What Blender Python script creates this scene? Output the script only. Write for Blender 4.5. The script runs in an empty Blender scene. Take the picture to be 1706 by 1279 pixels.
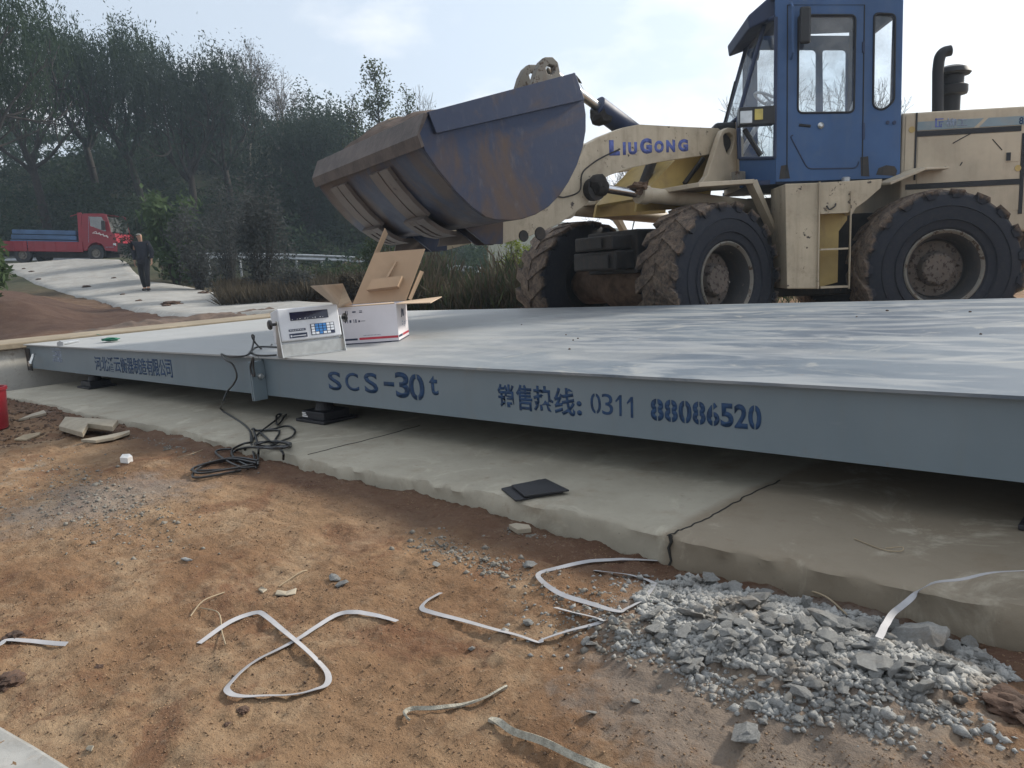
import bpy, bmesh, math, random
import numpy as np
from mathutils import Vector, Matrix, Quaternion, noise as mnoise
R = math.radians
rng = np.random.default_rng(7); random.seed(7)
sc = bpy.context.scene
col = sc.collection

# ------------------------------------------------------------------ camera
FPX = 1280.0; PCX, PCY = 853.0, 639.5; CAMH = 0.945
_A = np.array([-1405, -96.5, FPX]); _s = np.array([1, -.07, 0])
_U = np.cross(_A, _s); _U /= np.linalg.norm(_U)
if _U[1] > 0: _U = -_U
_X = -_A/np.linalg.norm(_A); _Y = np.cross(_U, _X)
CM = np.array([_X, _Y, _U]); CAM = np.array([0, 0, CAMH])
cam = bpy.data.objects.new('camera', bpy.data.cameras.new('camera'))
col.objects.link(cam); sc.camera = cam
cam.data.sensor_width = 36; cam.data.lens = 36*FPX/1706
cam.data.clip_start = .05; cam.data.clip_end = 3000
_m = Matrix.Identity(4)
for i in range(3):
    _m[i][0] = CM[i, 0]; _m[i][1] = -CM[i, 1]; _m[i][2] = -CM[i, 2]; _m[i][3] = CAM[i]
cam.matrix_world = _m
def ray(x, y): return CM @ np.array([x-PCX, y-PCY, FPX])/FPX
def dep(x, y, t): return CAM + ray(x, y)*t
def onz(x, y, z):
    d = ray(x, y); return CAM + d*((z-CAMH)/d[2])
def ony(x, y, Y):
    d = ray(x, y); return CAM + d*(Y/d[1])
rh = np.array([CM[0, 0], CM[1, 0], 0]); rh /= np.linalg.norm(rh)
fh = np.array([CM[0, 2], CM[1, 2], 0]); fh /= np.linalg.norm(fh)

# ------------------------------------------------------------------ light
SUN_AZ = math.atan2(.34, .94); SUN_EL = R(31)
w = bpy.data.worlds.new('World'); sc.world = w; w.use_nodes = True
nt = w.node_tree; nt.nodes.clear()
def wn(t, **k):
    n = nt.nodes.new(t)
    for a, b in k.items(): setattr(n, a, b)
    return n
sky = wn('ShaderNodeTexSky', sky_type='NISHITA', sun_disc=False, sun_elevation=SUN_EL, sun_rotation=SUN_AZ, air_density=1.0, dust_density=2.2, ozone_density=1.2)
tc = wn('ShaderNodeTexCoord'); mp = wn('ShaderNodeMapping'); mp.inputs['Scale'].default_value = (1, 1, 2.2)
nz = wn('ShaderNodeTexNoise'); nz.inputs['Scale'].default_value = 2.6; nz.inputs['Detail'].default_value = 9; nz.inputs['Roughness'].default_value = .55
rmp = wn('ShaderNodeValToRGB'); rmp.color_ramp.elements[0].position = .47; rmp.color_ramp.elements[1].position = .60
mp.inputs['Location'].default_value = (.25, .1, .0)
mx = wn('ShaderNodeMix', data_type='RGBA'); mx.inputs['B'].default_value = (7.8, 8.0, 8.3, 1)
hz = wn('ShaderNodeMix', data_type='RGBA'); hz.inputs['Factor'].default_value = .62; hz.inputs['B'].default_value = (6.9, 7.6, 8.4, 1)
bg = wn('ShaderNodeBackground'); bg.inputs['Strength'].default_value = .115
out = wn('ShaderNodeOutputWorld')
lk = nt.links.new
lk(tc.outputs['Generated'], mp.inputs['Vector']); lk(mp.outputs[0], nz.inputs['Vector']); lk(nz.outputs['Fac'], rmp.inputs[0])
lk(sky.outputs[0], hz.inputs['A']); lk(hz.outputs['Result'], mx.inputs['A']); lk(rmp.outputs[0], mx.inputs['Factor'])
# veiled sun: the hazy sky is several times brighter on the sun's side than behind the camera
dt = wn('ShaderNodeVectorMath', operation='DOT_PRODUCT'); nrm_ = wn('ShaderNodeVectorMath', operation='NORMALIZE'); lk(tc.outputs['Generated'], nrm_.inputs[0]); lk(nrm_.outputs[0], dt.inputs[0])
dt.inputs[1].default_value = (math.sin(SUN_AZ)*math.cos(SUN_EL*.7), math.cos(SUN_AZ)*math.cos(SUN_EL*.7), math.sin(SUN_EL*.7))
mr = wn('ShaderNodeMapRange'); mr.inputs['From Min'].default_value = -.35; mr.inputs['From Max'].default_value = .95; mr.inputs['To Min'].default_value = .66; mr.inputs['To Max'].default_value = .95
lk(dt.outputs['Value'], mr.inputs['Value'])
glow = wn('ShaderNodeVectorMath', operation='SCALE'); lk(mx.outputs['Result'], glow.inputs[0]); lk(mr.outputs[0], glow.inputs['Scale'])
lk(glow.outputs[0], bg.inputs['Color']); lk(bg.outputs[0], out.inputs['Surface'])
sl = bpy.data.lights.new('sun', 'SUN'); so = bpy.data.objects.new('sun', sl); col.objects.link(so)
sl.energy = 3.6; sl.angle = R(7.0); sl.color = (1, .93, .82)
_sd = Vector((math.sin(SUN_AZ)*math.cos(SUN_EL), math.cos(SUN_AZ)*math.cos(SUN_EL), math.sin(SUN_EL)))
so.rotation_euler = _sd.to_track_quat('Z', 'Y').to_euler()
sc.view_settings.view_transform = 'Standard'; sc.view_settings.look = 'None'
sc.view_settings.exposure = 0.56; sc.view_settings.gamma = 1
sc.cycles.max_bounces = 8; sc.cycles.transparent_max_bounces = 24
sc.cycles.use_denoising = True

# ------------------------------------------------------------------ tagging
def tag(o, label=None, cat=None, group=None, kind=None):
    if label: o['label'] = label
    if cat: o['category'] = cat
    if group: o['group'] = group
    if kind: o['kind'] = kind
    return o
def empty(name, loc=(0, 0, 0), mat=None):
    o = bpy.data.objects.new(name, None); col.objects.link(o); o.empty_display_size = .1
    if mat is not None: o.matrix_world = mat
    else: o.location = loc
    return o

# ------------------------------------------------------------------ materials
class NG:
    def __init__(s, name):
        s.m = bpy.data.materials.new(name); s.m.use_nodes = True; s.t = s.m.node_tree
        s.b = s.t.nodes['Principled BSDF']; s.out = s.t.nodes['Material Output']
        s.tc = s.t.nodes.new('ShaderNodeTexCoord')
    def n(s, t, **k):
        x = s.t.nodes.new(t)
        for a, b in k.items(): setattr(x, a, b)
        return x
    def l(s, a, b): s.t.links.new(a, b)
    def noise(s, scale, detail=5, rough=.6, vec=None, stretch=None, dist=0):
        v = vec or s.tc.outputs['Object']
        if stretch:
            mp = s.n('ShaderNodeMapping'); mp.inputs['Scale'].default_value = stretch; s.l(v, mp.inputs['Vector']); v = mp.outputs[0]
        x = s.n('ShaderNodeTexNoise'); x.inputs['Scale'].default_value = scale; x.inputs['Detail'].default_value = detail
        x.inputs['Roughness'].default_value = rough; x.inputs['Distortion'].default_value = dist
        s.l(v, x.inputs['Vector']); return x.outputs['Fac']
    def ramp(s, f, lo, hi):
        r = s.n('ShaderNodeMapRange'); r.inputs['From Min'].default_value = lo; r.inputs['From Max'].default_value = hi
        r.interpolation_type = 'SMOOTHSTEP'; s.l(f, r.inputs['Value']); return r.outputs['Result']
    def mix(s, f, a, b):
        x = s.n('ShaderNodeMix', data_type='RGBA')
        for k, v in (('Factor', f), ('A', a), ('B', b)):
            if isinstance(v, (float, int)): x.inputs[k].default_value = v
            elif isinstance(v, (tuple, list)): x.inputs[k].default_value = (*v[:3], 1)
            else: s.l(v, x.inputs[k])
        return x.outputs['Result']
    def math(s, op, a, b=0.0):
        x = s.n('ShaderNodeMath', operation=op)
        for i, v in enumerate((a, b)):
            if isinstance(v, (float, int)): x.inputs[i].default_value = v
            else: s.l(v, x.inputs[i])
        return x.outputs[0]
    def bump(s, h, strength=.3, dist=.01):
        x = s.n('ShaderNodeBump'); x.inputs['Strength'].default_value = strength; x.inputs['Distance'].default_value = dist
        s.l(h, x.inputs['Height']); s.l(x.outputs[0], s.b.inputs['Normal'])
    def done(s, colr=None, rough=None, metal=0.0, spec=None):
        if colr is not None:
            if isinstance(colr, (tuple, list)): s.b.inputs['Base Color'].default_value = (*colr[:3], 1)
            else: s.l(colr, s.b.inputs['Base Color'])
        if rough is not None:
            if isinstance(rough, (float, int)): s.b.inputs['Roughness'].default_value = rough
            else: s.l(rough, s.b.inputs['Roughness'])
        s.b.inputs['Metallic'].default_value = metal
        if spec is not None: s.b.inputs['Specular IOR Level'].default_value = spec
        return s.m
def simple(name, c, rough=.6, metal=0, var=.25, scale=6, bump=0, bscale=60, spec=None):
    g = NG(name); f = g.noise(scale, 6)
    c2 = tuple(x*(1-var) for x in c); c3 = tuple(min(1, x*(1+var*.6)) for x in c)
    if bump: g.bump(g.noise(bscale, 6), bump)
    return g.done(g.mix(g.ramp(f, .3, .7), c2, c3), rough, metal, spec)
def paint(name, c, rough=.45, chip=(.05, .035, .03), amt=.66, dust=(.33, .27, .2), dustamt=.35, scale=3.0):
    g = NG(name)
    base = g.mix(g.ramp(g.noise(scale*.6, 4), .3, .7), tuple(x*.82 for x in c), tuple(min(1, x*1.08) for x in c))
    streak = g.noise(scale*3, 6, .65, stretch=(1, 1, .12))
    base = g.mix(g.math('MULTIPLY', g.ramp(streak, .45, .8), dustamt), base, dust)
    dn = g.noise(scale*1.3, 8, .7)
    base = g.mix(g.math('MULTIPLY', g.ramp(dn, .5, .75), dustamt), base, dust)
    ch = g.ramp(g.noise(scale*2.2, 9, .72), amt, amt+.03)
    g.bump(g.noise(scale*14, 4), .06, .004)
    return g.done(g.mix(ch, base, chip), g.math('ADD', g.math('MULTIPLY', dn, .3), rough-.1))
def leafmat(name, c, c2, trans=.35):
    g = NG(name)
    oi = g.n('ShaderNodeNewGeometry')
    f = g.noise(.9, 3); f2 = g.noise(40, 1)
    cc = g.mix(g.ramp(f, .35, .65), c, c2); cc = g.mix(g.math('MULTIPLY', g.ramp(f2, .3, .8), .3), cc, tuple(x*1.25 for x in c2))
    tr = g.n('ShaderNodeBsdfTranslucent'); g.l(cc, tr.inputs['Color'])
    g.done(cc, .9, 0, .08)
    mxs = g.n('ShaderNodeMixShader'); mxs.inputs[0].default_value = trans
    g.l(g.b.outputs[0], mxs.inputs[1]); g.l(tr.outputs[0], mxs.inputs[2]); g.l(mxs.outputs[0], g.out.inputs['Surface'])
    return g.m
def glassmat(name, tint=(.88, .92, .94), dusty=.2, gloss=.1):
    g = NG(name)
    t = g.n('ShaderNodeBsdfTransparent'); t.inputs[0].default_value = (*tint, 1)
    gl = g.n('ShaderNodeBsdfGlossy'); gl.inputs['Roughness'].default_value = .03
    d = g.n('ShaderNodeBsdfDiffuse'); d.inputs[0].default_value = (.55, .56, .55, 1)
    m1 = g.n('ShaderNodeMixShader'); m1.inputs[0].default_value = gloss; g.l(t.outputs[0], m1.inputs[1]); g.l(gl.outputs[0], m1.inputs[2])
    m2 = g.n('ShaderNodeMixShader'); g.l(m1.outputs[0], m2.inputs[1]); g.l(d.outputs[0], m2.inputs[2])
    g.l(g.math('MULTIPLY', g.ramp(g.noise(3, 6), .3, .8), dusty*2), m2.inputs[0])
    g.l(m2.outputs[0], g.out.inputs['Surface']); return g.m

M = {}
M['cream'] = paint('cream_paint', (.50, .425, .315), amt=.665, dust=(.30, .23, .16), dustamt=.4)
M['cream_chip'] = paint('cream_paint_chipped', (.50, .425, .31), amt=.61, dust=(.25, .19, .13), dustamt=.5, scale=4)
M['yellow'] = paint('yellow_paint', (.47, .34, .12), amt=.66, dust=(.25, .17, .09), dustamt=.4)
M['blue'] = paint('blue_cab_paint', (.040, .100, .235), rough=.5, chip=(.02, .025, .045), amt=.68, dust=(.13, .16, .2), dustamt=.25, scale=2.2)
M['dkblue'] = paint('dark_blue_paint', (.02, .035, .085), rough=.5, chip=(.02, .02, .02), dust=(.1, .1, .1), dustamt=.2)
M['hoodband'] = paint('hood_band_paint', (.22, .29, .33), dust=(.34, .32, .28), dustamt=.45, amt=.8)
M['black'] = simple('black_rubber_trim', (.012, .013, .017), .6)
M['rubber'] = simple('rubber_pad_black', (.018, .018, .022), .55, bump=.1)
M['darkmetal'] = paint('dark_oily_steel', (.028, .026, .026), rough=.6, chip=(.08, .05, .035), amt=.62, dust=(.09, .065, .045), dustamt=.5, scale=5)
M['mud'] = simple('dried_mud', (.125, .078, .05), .95, var=.45, scale=9, bump=.8, bscale=26)
M['mudlump'] = simple('oily_mud', (.03, .026, .023), .9, var=.4, scale=14, bump=.9, bscale=30)
M['chrome'] = simple('cylinder_rod_chrome', (.55, .56, .58), .18, metal=1, var=.1)
M['steel'] = simple('bright_steel', (.62, .62, .60), .28, metal=1, var=.12, scale=20)
M['galv'] = simple('galvanised_steel', (.42, .44, .46), .4, metal=.6, var=.2)
M['glass'] = glassmat('cab_glass')
M['tglass'] = glassmat('truck_glass', (.25, .32, .36), .1, .2)
M['white'] = simple('white_paint', (.75, .74, .72), .5, var=.08)
M['blackplastic'] = simple('black_plastic', (.015, .015, .017), .35, spec=.5)
M['ink'] = None
def ink(name, c):
    g = NG(name); f = g.ramp(g.noise(22, 4), .32, .6)
    return g.done(g.mix(f, c, tuple(x*1.9+.004 for x in c)), .6)
M['ink'] = ink('stencil_ink_blue', (.003, .023, .066)); M['inkpurple'] = ink('faded_blue_lettering', (.055, .075, .22))
M['inkgrey'] = ink('faint_grey_lettering', (.15, .18, .24))
M['amber'] = simple('amber_lens', (.55, .45, .12), .3)
M['lens'] = simple('clear_lens', (.55, .58, .6), .15, metal=.3)
# bucket: worn steel, blue grey with rusty scoured bands
def m_bucket():
    g = NG('worn_bucket_steel')
    a = g.noise(1.1, 5, .6, dist=.8); b = g.noise(7, 8, .7); c = g.noise(26, 4, .6, stretch=(.25, 1, .25))
    cc = g.mix(g.ramp(a, .44, .62), (.030, .042, .080), (.078, .054, .044))
    cc = g.mix(g.math('MULTIPLY', g.ramp(b, .52, .78), .35), cc, (.12, .085, .065))
    cc = g.mix(g.math('MULTIPLY', g.ramp(c, .55, .8), .35), cc, (.12, .12, .13))
    g.bump(g.noise(16, 6), .12, .01)
    return g.done(cc, g.math('ADD', g.math('MULTIPLY', b, .35), .28), .45)
M['bucket'] = m_bucket()
M['wearplate'] = paint('worn_wear_plate', (.135, .112, .098), rough=.55, chip=(.05, .04, .035), amt=.63, dust=(.17, .12, .09), dustamt=.5, scale=4)
# scale beam + deck
def m_beam():
    g = NG('grey_blue_beam_paint')
    f = g.noise(1.2, 5); s2 = g.noise(9, 6, .6, stretch=(1, 1, .15)); sp = g.noise(60, 3)
    cc = g.mix(g.ramp(f, .3, .7), (.145, .19, .22), (.18, .225, .255))
    cc = g.mix(g.math('MULTIPLY', g.ramp(s2, .5, .8), .35), cc, (.16, .18, .18))
    cc = g.mix(g.math('MULTIPLY', g.ramp(g.noise(4, 8, .75), .60, .72), .35), cc, (.17, .14, .11))
    sx = g.n('ShaderNodeSeparateXYZ'); g.l(g.tc.outputs['Object'], sx.inputs[0]); ms = g.math('SUBTRACT', g.noise(13, 9, .75), g.math('MULTIPLY', sx.outputs[2], 1.1))
    cc = g.mix(g.math('MULTIPLY', g.ramp(ms, .37, .52), .45), cc, (.17, .13, .095))
    sc2 = g.noise(6, 10, .8, stretch=(.35, 1, 3)); cc = g.mix(g.math('MULTIPLY', g.ramp(sc2, .60, .70), .4), cc, (.26, .29, .30))
    g.bump(sp, .05, .002)
    return g.done(cc, .42)
M['beam'] = m_beam()
def m_deck():
    g = NG('dusty_sunlit_steel_deck')
    f = g.noise(.8, 5); sw = g.noise(2.2, 7, .62, stretch=(.5, 1.6, 1), dist=1.6); ch = g.noise(1.6, 8, .7, dist=2.5)
    arc = g.n('ShaderNodeTexWave', wave_type='RINGS'); arc.inputs['Scale'].default_value = .55; arc.inputs['Distortion'].default_value = 7
    arc.inputs['Detail'].default_value = 4; arc.inputs['Detail Scale'].default_value = 1.2; g.l(g.tc.outputs['Object'], arc.inputs['Vector'])
    cc = g.mix(g.ramp(f, .3, .7), (.075, .098, .130), (.135, .165, .195))
    cc = g.mix(g.math('MULTIPLY', g.ramp(sw, .44, .66), .8), cc, (.27, .285, .295))
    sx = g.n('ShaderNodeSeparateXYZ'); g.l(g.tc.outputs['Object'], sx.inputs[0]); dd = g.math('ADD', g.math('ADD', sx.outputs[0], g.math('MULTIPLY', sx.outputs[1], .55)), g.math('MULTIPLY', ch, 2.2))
    cc = g.mix(g.math('MULTIPLY', g.ramp(dd, 4.6, 1.2), .8), cc, (.40, .405, .40))  # paler towards the left: dust, plus the sunlit side painted into the colour
    cc = g.mix(g.math('MULTIPLY', g.ramp(arc.outputs['Fac'], .72, 1.0), .35), cc, (.33, .335, .325))
    cc = g.mix(g.math('MULTIPLY', g.ramp(ch, .56, .68), .55), cc, (.34, .335, .31))
    cc = g.mix(g.math('MULTIPLY', g.ramp(g.noise(3, 9, .75), .64, .7), .5), cc, (.20, .15, .11))
    g.bump(g.noise(5, 5), .03, .01)
    return g.done(cc, g.math('ADD', g.math('MULTIPLY', sw, .3), .34), .0, .28)
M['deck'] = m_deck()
def m_conc(name, c1, c2, brown=.0, bx=None):
    g = NG(name)
    f = g.noise(1.3, 8, .65); f2 = g.noise(18, 8, .7); f3 = g.noise(3.3, 8, .7)
    cc = g.mix(g.ramp(f, .3, .7), c1, c2)
    cc = g.mix(g.math('MULTIPLY', g.ramp(f2, .5, .8), .3), cc, tuple(x*.55 for x in c1))
    bm = g.math('MULTIPLY', g.ramp(f3, .5, .72), .45)
    cc = g.mix(bm, cc, (.20, .145, .09))
    if bx is not None:   # dirt-stained pour right of the crack
        sx = g.n('ShaderNodeSeparateXYZ'); g.l(g.tc.outputs['Object'], sx.inputs[0])
        q = g.math('ADD', sx.outputs[0], g.math('MULTIPLY', g.math('SUBTRACT', f, .5), .25))
        q = g.math('SUBTRACT', q, g.math('MULTIPLY', sx.outputs[1], .10))
        cc = g.mix(g.math('MULTIPLY', g.ramp(q, bx-.02, bx+.05), .62), cc, (.17, .125, .08))
    pit = g.ramp(g.noise(70, 4, .6), .66, .74); cc = g.mix(g.math('MULTIPLY', pit, .5), cc, tuple(x*.4 for x in c1)); fl = g.noise(9, 9, .75); cc = g.mix(g.math('MULTIPLY', g.ramp(fl, .58, .68), .4), cc, (.21, .15, .10)); fl2 = g.noise(2.2, 9, .7, dist=1.5); cc = g.mix(g.math('MULTIPLY', g.ramp(fl2, .52, .66), .45), cc, tuple(min(1, x*1.35) for x in c2))
    g.bump(g.math('ADD', g.math('MULTIPLY', f2, .6), f3), .45, .008)
    return g.done(cc, .85)
M['slab'] = m_conc('slab_concrete', (.285, .258, .20), (.385, .352, .28), bx=-1.62)
M['conc'] = m_conc('abutment_concrete', (.47, .455, .41), (.58, .565, .51))
M['roadconc'] = m_conc('road_concrete', (.22, .22, .21), (.31, .305, .29))
M['rubble'] = None
M['chip'] = simple('dusty_concrete_chip', (.19, .175, .15), .95, var=.35, scale=12)
def m_rubble():
    g = NG('broken_concrete')
    oi = g.n('ShaderNodeObjectInfo')
    f = g.noise(30, 7, .7); f2 = g.noise(6, 4)
    cc = g.mix(g.ramp(f2, .3, .7), (.21, .212, .206), (.33, .332, .322))
    cc = g.mix(g.math('MULTIPLY', oi.outputs['Random'], .45), cc, (.40, .395, .375))
    cc = g.mix(g.math('MULTIPLY', g.ramp(f, .5, .75), .55), cc, (.07, .07, .066))
    wn_ = g.n('ShaderNodeNewGeometry'); f3 = g.noise(4.5, 5, .7, vec=wn_.outputs['Position']); cc = g.mix(g.math('MULTIPLY', g.ramp(f3, .50, .66), .6), cc, (.20, .155, .11))
    g.bump(g.math('ADD', f, g.noise(90, 4, .7)), .8, .008)
    return g.done(cc, .92)
M['rubble'] = m_rubble()
M['foam'] = simple('pale_board', (.33, .285, .215), .8, var=.15, scale=10)
M['strap'] = simple('strapping_band', (.38, .375, .385), .5, var=.15, scale=9)
M['rope'] = simple('frayed_woven_tape', (.36, .34, .28), .9, var=.3, scale=60, bump=.6, bscale=200)
M['twig'] = simple('dry_stalk', (.34, .27, .18), .9)
M['cable'] = simple('black_cable_sheath', (.012, .012, .013), .35, spec=.6)
M['card'] = simple('brown_cardboard', (.42, .30, .20), .85, var=.12, scale=3)
M['cardin'] = simple('cardboard_inner', (.50, .38, .27), .85, var=.1, scale=3)
M['boxwhite'] = simple('white_printed_cardboard', (.66, .63, .66), .6, var=.06, scale=3)
M['red'] = simple('red_print', (.48, .035, .06), .55)
M['navy'] = simple('navy_print', (.02, .03, .07), .5)
M['ind'] = simple('indicator_grey_paint', (.66, .68, .72), .45, var=.06)
M['lcd'] = simple('dark_display_window', (.012, .017, .05), .12, spec=.6)
M['keyblue'] = simple('blue_keys', (.05, .22, .55), .4, var=.05)
M['keywhite'] = simple('white_keys', (.72, .76, .82), .4, var=.05)
M['green'] = simple('green_cloth', (.01, .13, .075), .8, var=.4, scale=18)
M['truckred'] = simple('truck_red_paint', (.25, .016, .030), .35, var=.12, scale=2)
M['truckblue'] = simple('blue_cargo_sheet', (.06, .13, .26), .5, var=.25, scale=1.5)
M['grassmud'] = simple('soil_clod', (.085, .050, .034), .95, var=.4, scale=9, bump=.7)

# ------------------------------------------------------------------ mesh builder
class MB:
    def __init__(s): s.bm = bmesh.new()
    def face(s, pts):
        vs = [s.bm.verts.new(Vector([float(c) for c in p])) for p in pts]
        try: return s.bm.faces.new(vs)
        except ValueError: return None
    def box(s, x0, x1, y0, y1, z0, z1, mat=None):
        P = [(x, y, z) for z in (z0, z1) for y in (y0, y1) for x in (x0, x1)]
        if mat is not None: P = [mat @ Vector(p) for p in P]
        v = [s.bm.verts.new(p) for p in P]
        for f in ((0, 2, 3, 1), (4, 5, 7, 6), (0, 1, 5, 4), (2, 6, 7, 3), (0, 4, 6, 2), (1, 3, 7, 5)): s.bm.faces.new([v[i] for i in f])
    def hexa(s, P):   # 8 points: bottom loop 0-3, top loop 4-7
        v = [s.bm.verts.new(Vector([float(c) for c in p])) for p in P]
        for f in ((3, 2, 1, 0), (4, 5, 6, 7), (0, 1, 5, 4), (1, 2, 6, 5), (2, 3, 7, 6), (3, 0, 4, 7)): s.bm.faces.new([v[i] for i in f])
    def prism(s, poly, y0, y1, holes=()):   # polygon in (x,z), extruded along y
        def loop(pts, y): return [s.bm.verts.new((float(p[0]), y, float(p[1]))) for p in pts]
        loops = [loop(poly, y0)]+[loop(h, y0) for h in holes]
        edges = []
        for lp in loops: edges += [s.bm.edges.new((lp[i], lp[(i+1) % len(lp)])) for i in range(len(lp))]
        r = bmesh.ops.triangle_fill(s.bm, edges=edges, use_beauty=True)
        fs = [g for g in r['geom'] if isinstance(g, bmesh.types.BMFace)]
        e = bmesh.ops.extrude_face_region(s.bm, geom=fs)
        vs = [g for g in e['geom'] if isinstance(g, bmesh.types.BMVert)]
        bmesh.ops.translate(s.bm, verts=vs, vec=(0, y1-y0, 0))
    def tube(s, pts, r, n=8, cap=True, closed=False):
        pts = [Vector([float(c) for c in p]) for p in pts]; N = len(pts)
        rr = r if isinstance(r, (list, tuple, np.ndarray)) else [r]*N
        rings = []; up = None
        for i, p in enumerate(pts):
            d = (pts[min(i+1, N-1)]-pts[max(i-1, 0)])
            d = d.normalized() if d.length > 1e-9 else Vector((0, 0, 1))
            if up is None:
                up = Vector((0, 0, 1)) if abs(d.z) < .9 else Vector((1, 0, 0))
            a = (up-d*up.dot(d)); a = a.normalized() if a.length > 1e-6 else d.orthogonal().normalized()
            b = d.cross(a); up = a
            rings.append([s.bm.verts.new(p+(a*math.cos(t)+b*math.sin(t))*rr[i]) for t in [2*math.pi*k/n for k in range(n)]])
        for i in range(N-1):
            for k in range(n): s.bm.faces.new((rings[i][k], rings[i][(k+1) % n], rings[i+1][(k+1) % n], rings[i+1][k]))
        if cap:
            s.bm.faces.new(rings[0][::-1]); s.bm.faces.new(rings[-1])
    def lathe(s, prof, axis='y', n=48, c=(0, 0, 0), closed=False):   # prof: (r, h)
        c = Vector(c); rings = []
        for (r, h) in prof:
            ring = []
            for k in range(n):
                t = 2*math.pi*k/n; a, b = r*math.cos(t), r*math.sin(t)
                ring.append(s.bm.verts.new(c+Vector((a, h, b) if axis == 'y' else ((a, b, h) if axis == 'z' else (h, a, b)))))
            rings.append(ring)
        m = len(rings); idx = range(m) if closed else range(m-1)
        for i in idx:
            A, B = rings[i], rings[(i+1) % m]
            for k in range(n): s.bm.faces.new((A[k], A[(k+1) % n], B[(k+1) % n], B[k]))
    def ribbon(s, pts, width, thick, side=None):
        pts = [Vector([float(c) for c in p]) for p in pts]; N = len(pts); pr = None
        for i, p in enumerate(pts):
            d = (pts[min(i+1, N-1)]-pts[max(i-1, 0)]).normalized()
            sd = side[i] if side is not None else Vector((0, 0, 1)).cross(d)
            sd = sd.normalized() if sd.length > 1e-6 else Vector((1, 0, 0)); nn = d.cross(sd).normalized()
            q = [s.bm.verts.new(p+sd*a*width/2+nn*b*thick/2) for a, b in ((-1, -1), (1, -1), (1, 1), (-1, 1))]
            if pr:
                for k in range(4): s.bm.faces.new((pr[k], pr[(k+1) % 4], q[(k+1) % 4], q[k]))
            else: s.bm.faces.new(q[::-1])
            pr = q
        s.bm.faces.new(pr)
    def lump(s, c, r, seed=0, sub=3, amp=.35, freq=2.0):
        before = set(s.bm.verts)
        bmesh.ops.create_icosphere(s.bm, subdivisions=sub, radius=1)
        c = Vector(c); r = Vector(r) if hasattr(r, '__len__') else Vector((r, r, r))
        for v in s.bm.verts:
            if v in before: continue
            d = 1+amp*mnoise.fractal(v.co*freq+Vector((seed*7.3, seed*3.1, seed)), 1.0, 2.0, 4)
            v.co = c+Vector((v.co.x*r.x, v.co.y*r.y, v.co.z*r.z))*d
    def build(s, name, mat, parent=None, smooth=False, bevel=0, T=None, offset=None, auto=None):
        if T is not None: s.bm.transform(T)
        bmesh.ops.remove_doubles(s.bm, verts=s.bm.verts, dist=1e-5)
        bmesh.ops.recalc_face_normals(s.bm, faces=s.bm.faces)
        if offset is not None: bmesh.ops.translate(s.bm, verts=s.bm.verts, vec=-Vector(offset))
        me = bpy.data.meshes.new(name); s.bm.to_mesh(me); s.bm.free()
        me.materials.append(mat)
        o = bpy.data.objects.new(name, me); col.objects.link(o)
        if smooth:
            me.polygons.foreach_set('use_smooth', [True]*len(me.polygons))
            me.set_sharp_from_angle(angle=R(auto or 38))
        if offset is not None: o.location = offset
        if bevel:
            b = o.modifiers.new('bevel', 'BEVEL'); b.width = bevel; b.segments = 2; b.limit_method = 'ANGLE'; b.angle_limit = R(40)
        if parent: o.parent = parent
        return o
def mesh_np(name, V, F, mat, parent=None, smooth=False):   # V (n,3), F (m,k)
    me = bpy.data.meshes.new(name); k = F.shape[1]; m = len(F)
    me.vertices.add(len(V)); me.vertices.foreach_set('co', np.asarray(V, np.float32).ravel())
    me.loops.add(m*k); me.loops.foreach_set('vertex_index', np.asarray(F, np.int32).ravel())
    me.polygons.add(m); me.polygons.foreach_set('loop_start', np.arange(0, m*k, k, dtype=np.int32))
    me.update(calc_edges=True); me.validate()
    if smooth: me.polygons.foreach_set('use_smooth', np.ones(m, bool))
    me.materials.append(mat)
    o = bpy.data.objects.new(name, me); col.objects.link(o)
    if parent: o.parent = parent
    return o
def catmull(pts, n=8):
    P = [np.asarray(p, float) for p in pts]; P = [2*P[0]-P[1]]+P+[2*P[-1]-P[-2]]; o = []
    for i in range(1, len(P)-2):
        for t in np.linspace(0, 1, n, endpoint=False):
            a, b, c, d = P[i-1:i+3]
            o.append(.5*((2*b)+(-a+c)*t+(2*a-5*b+4*c-d)*t*t+(-a+3*b-3*c+d)*t**3))
    o.append(P[-2]); return o
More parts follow.
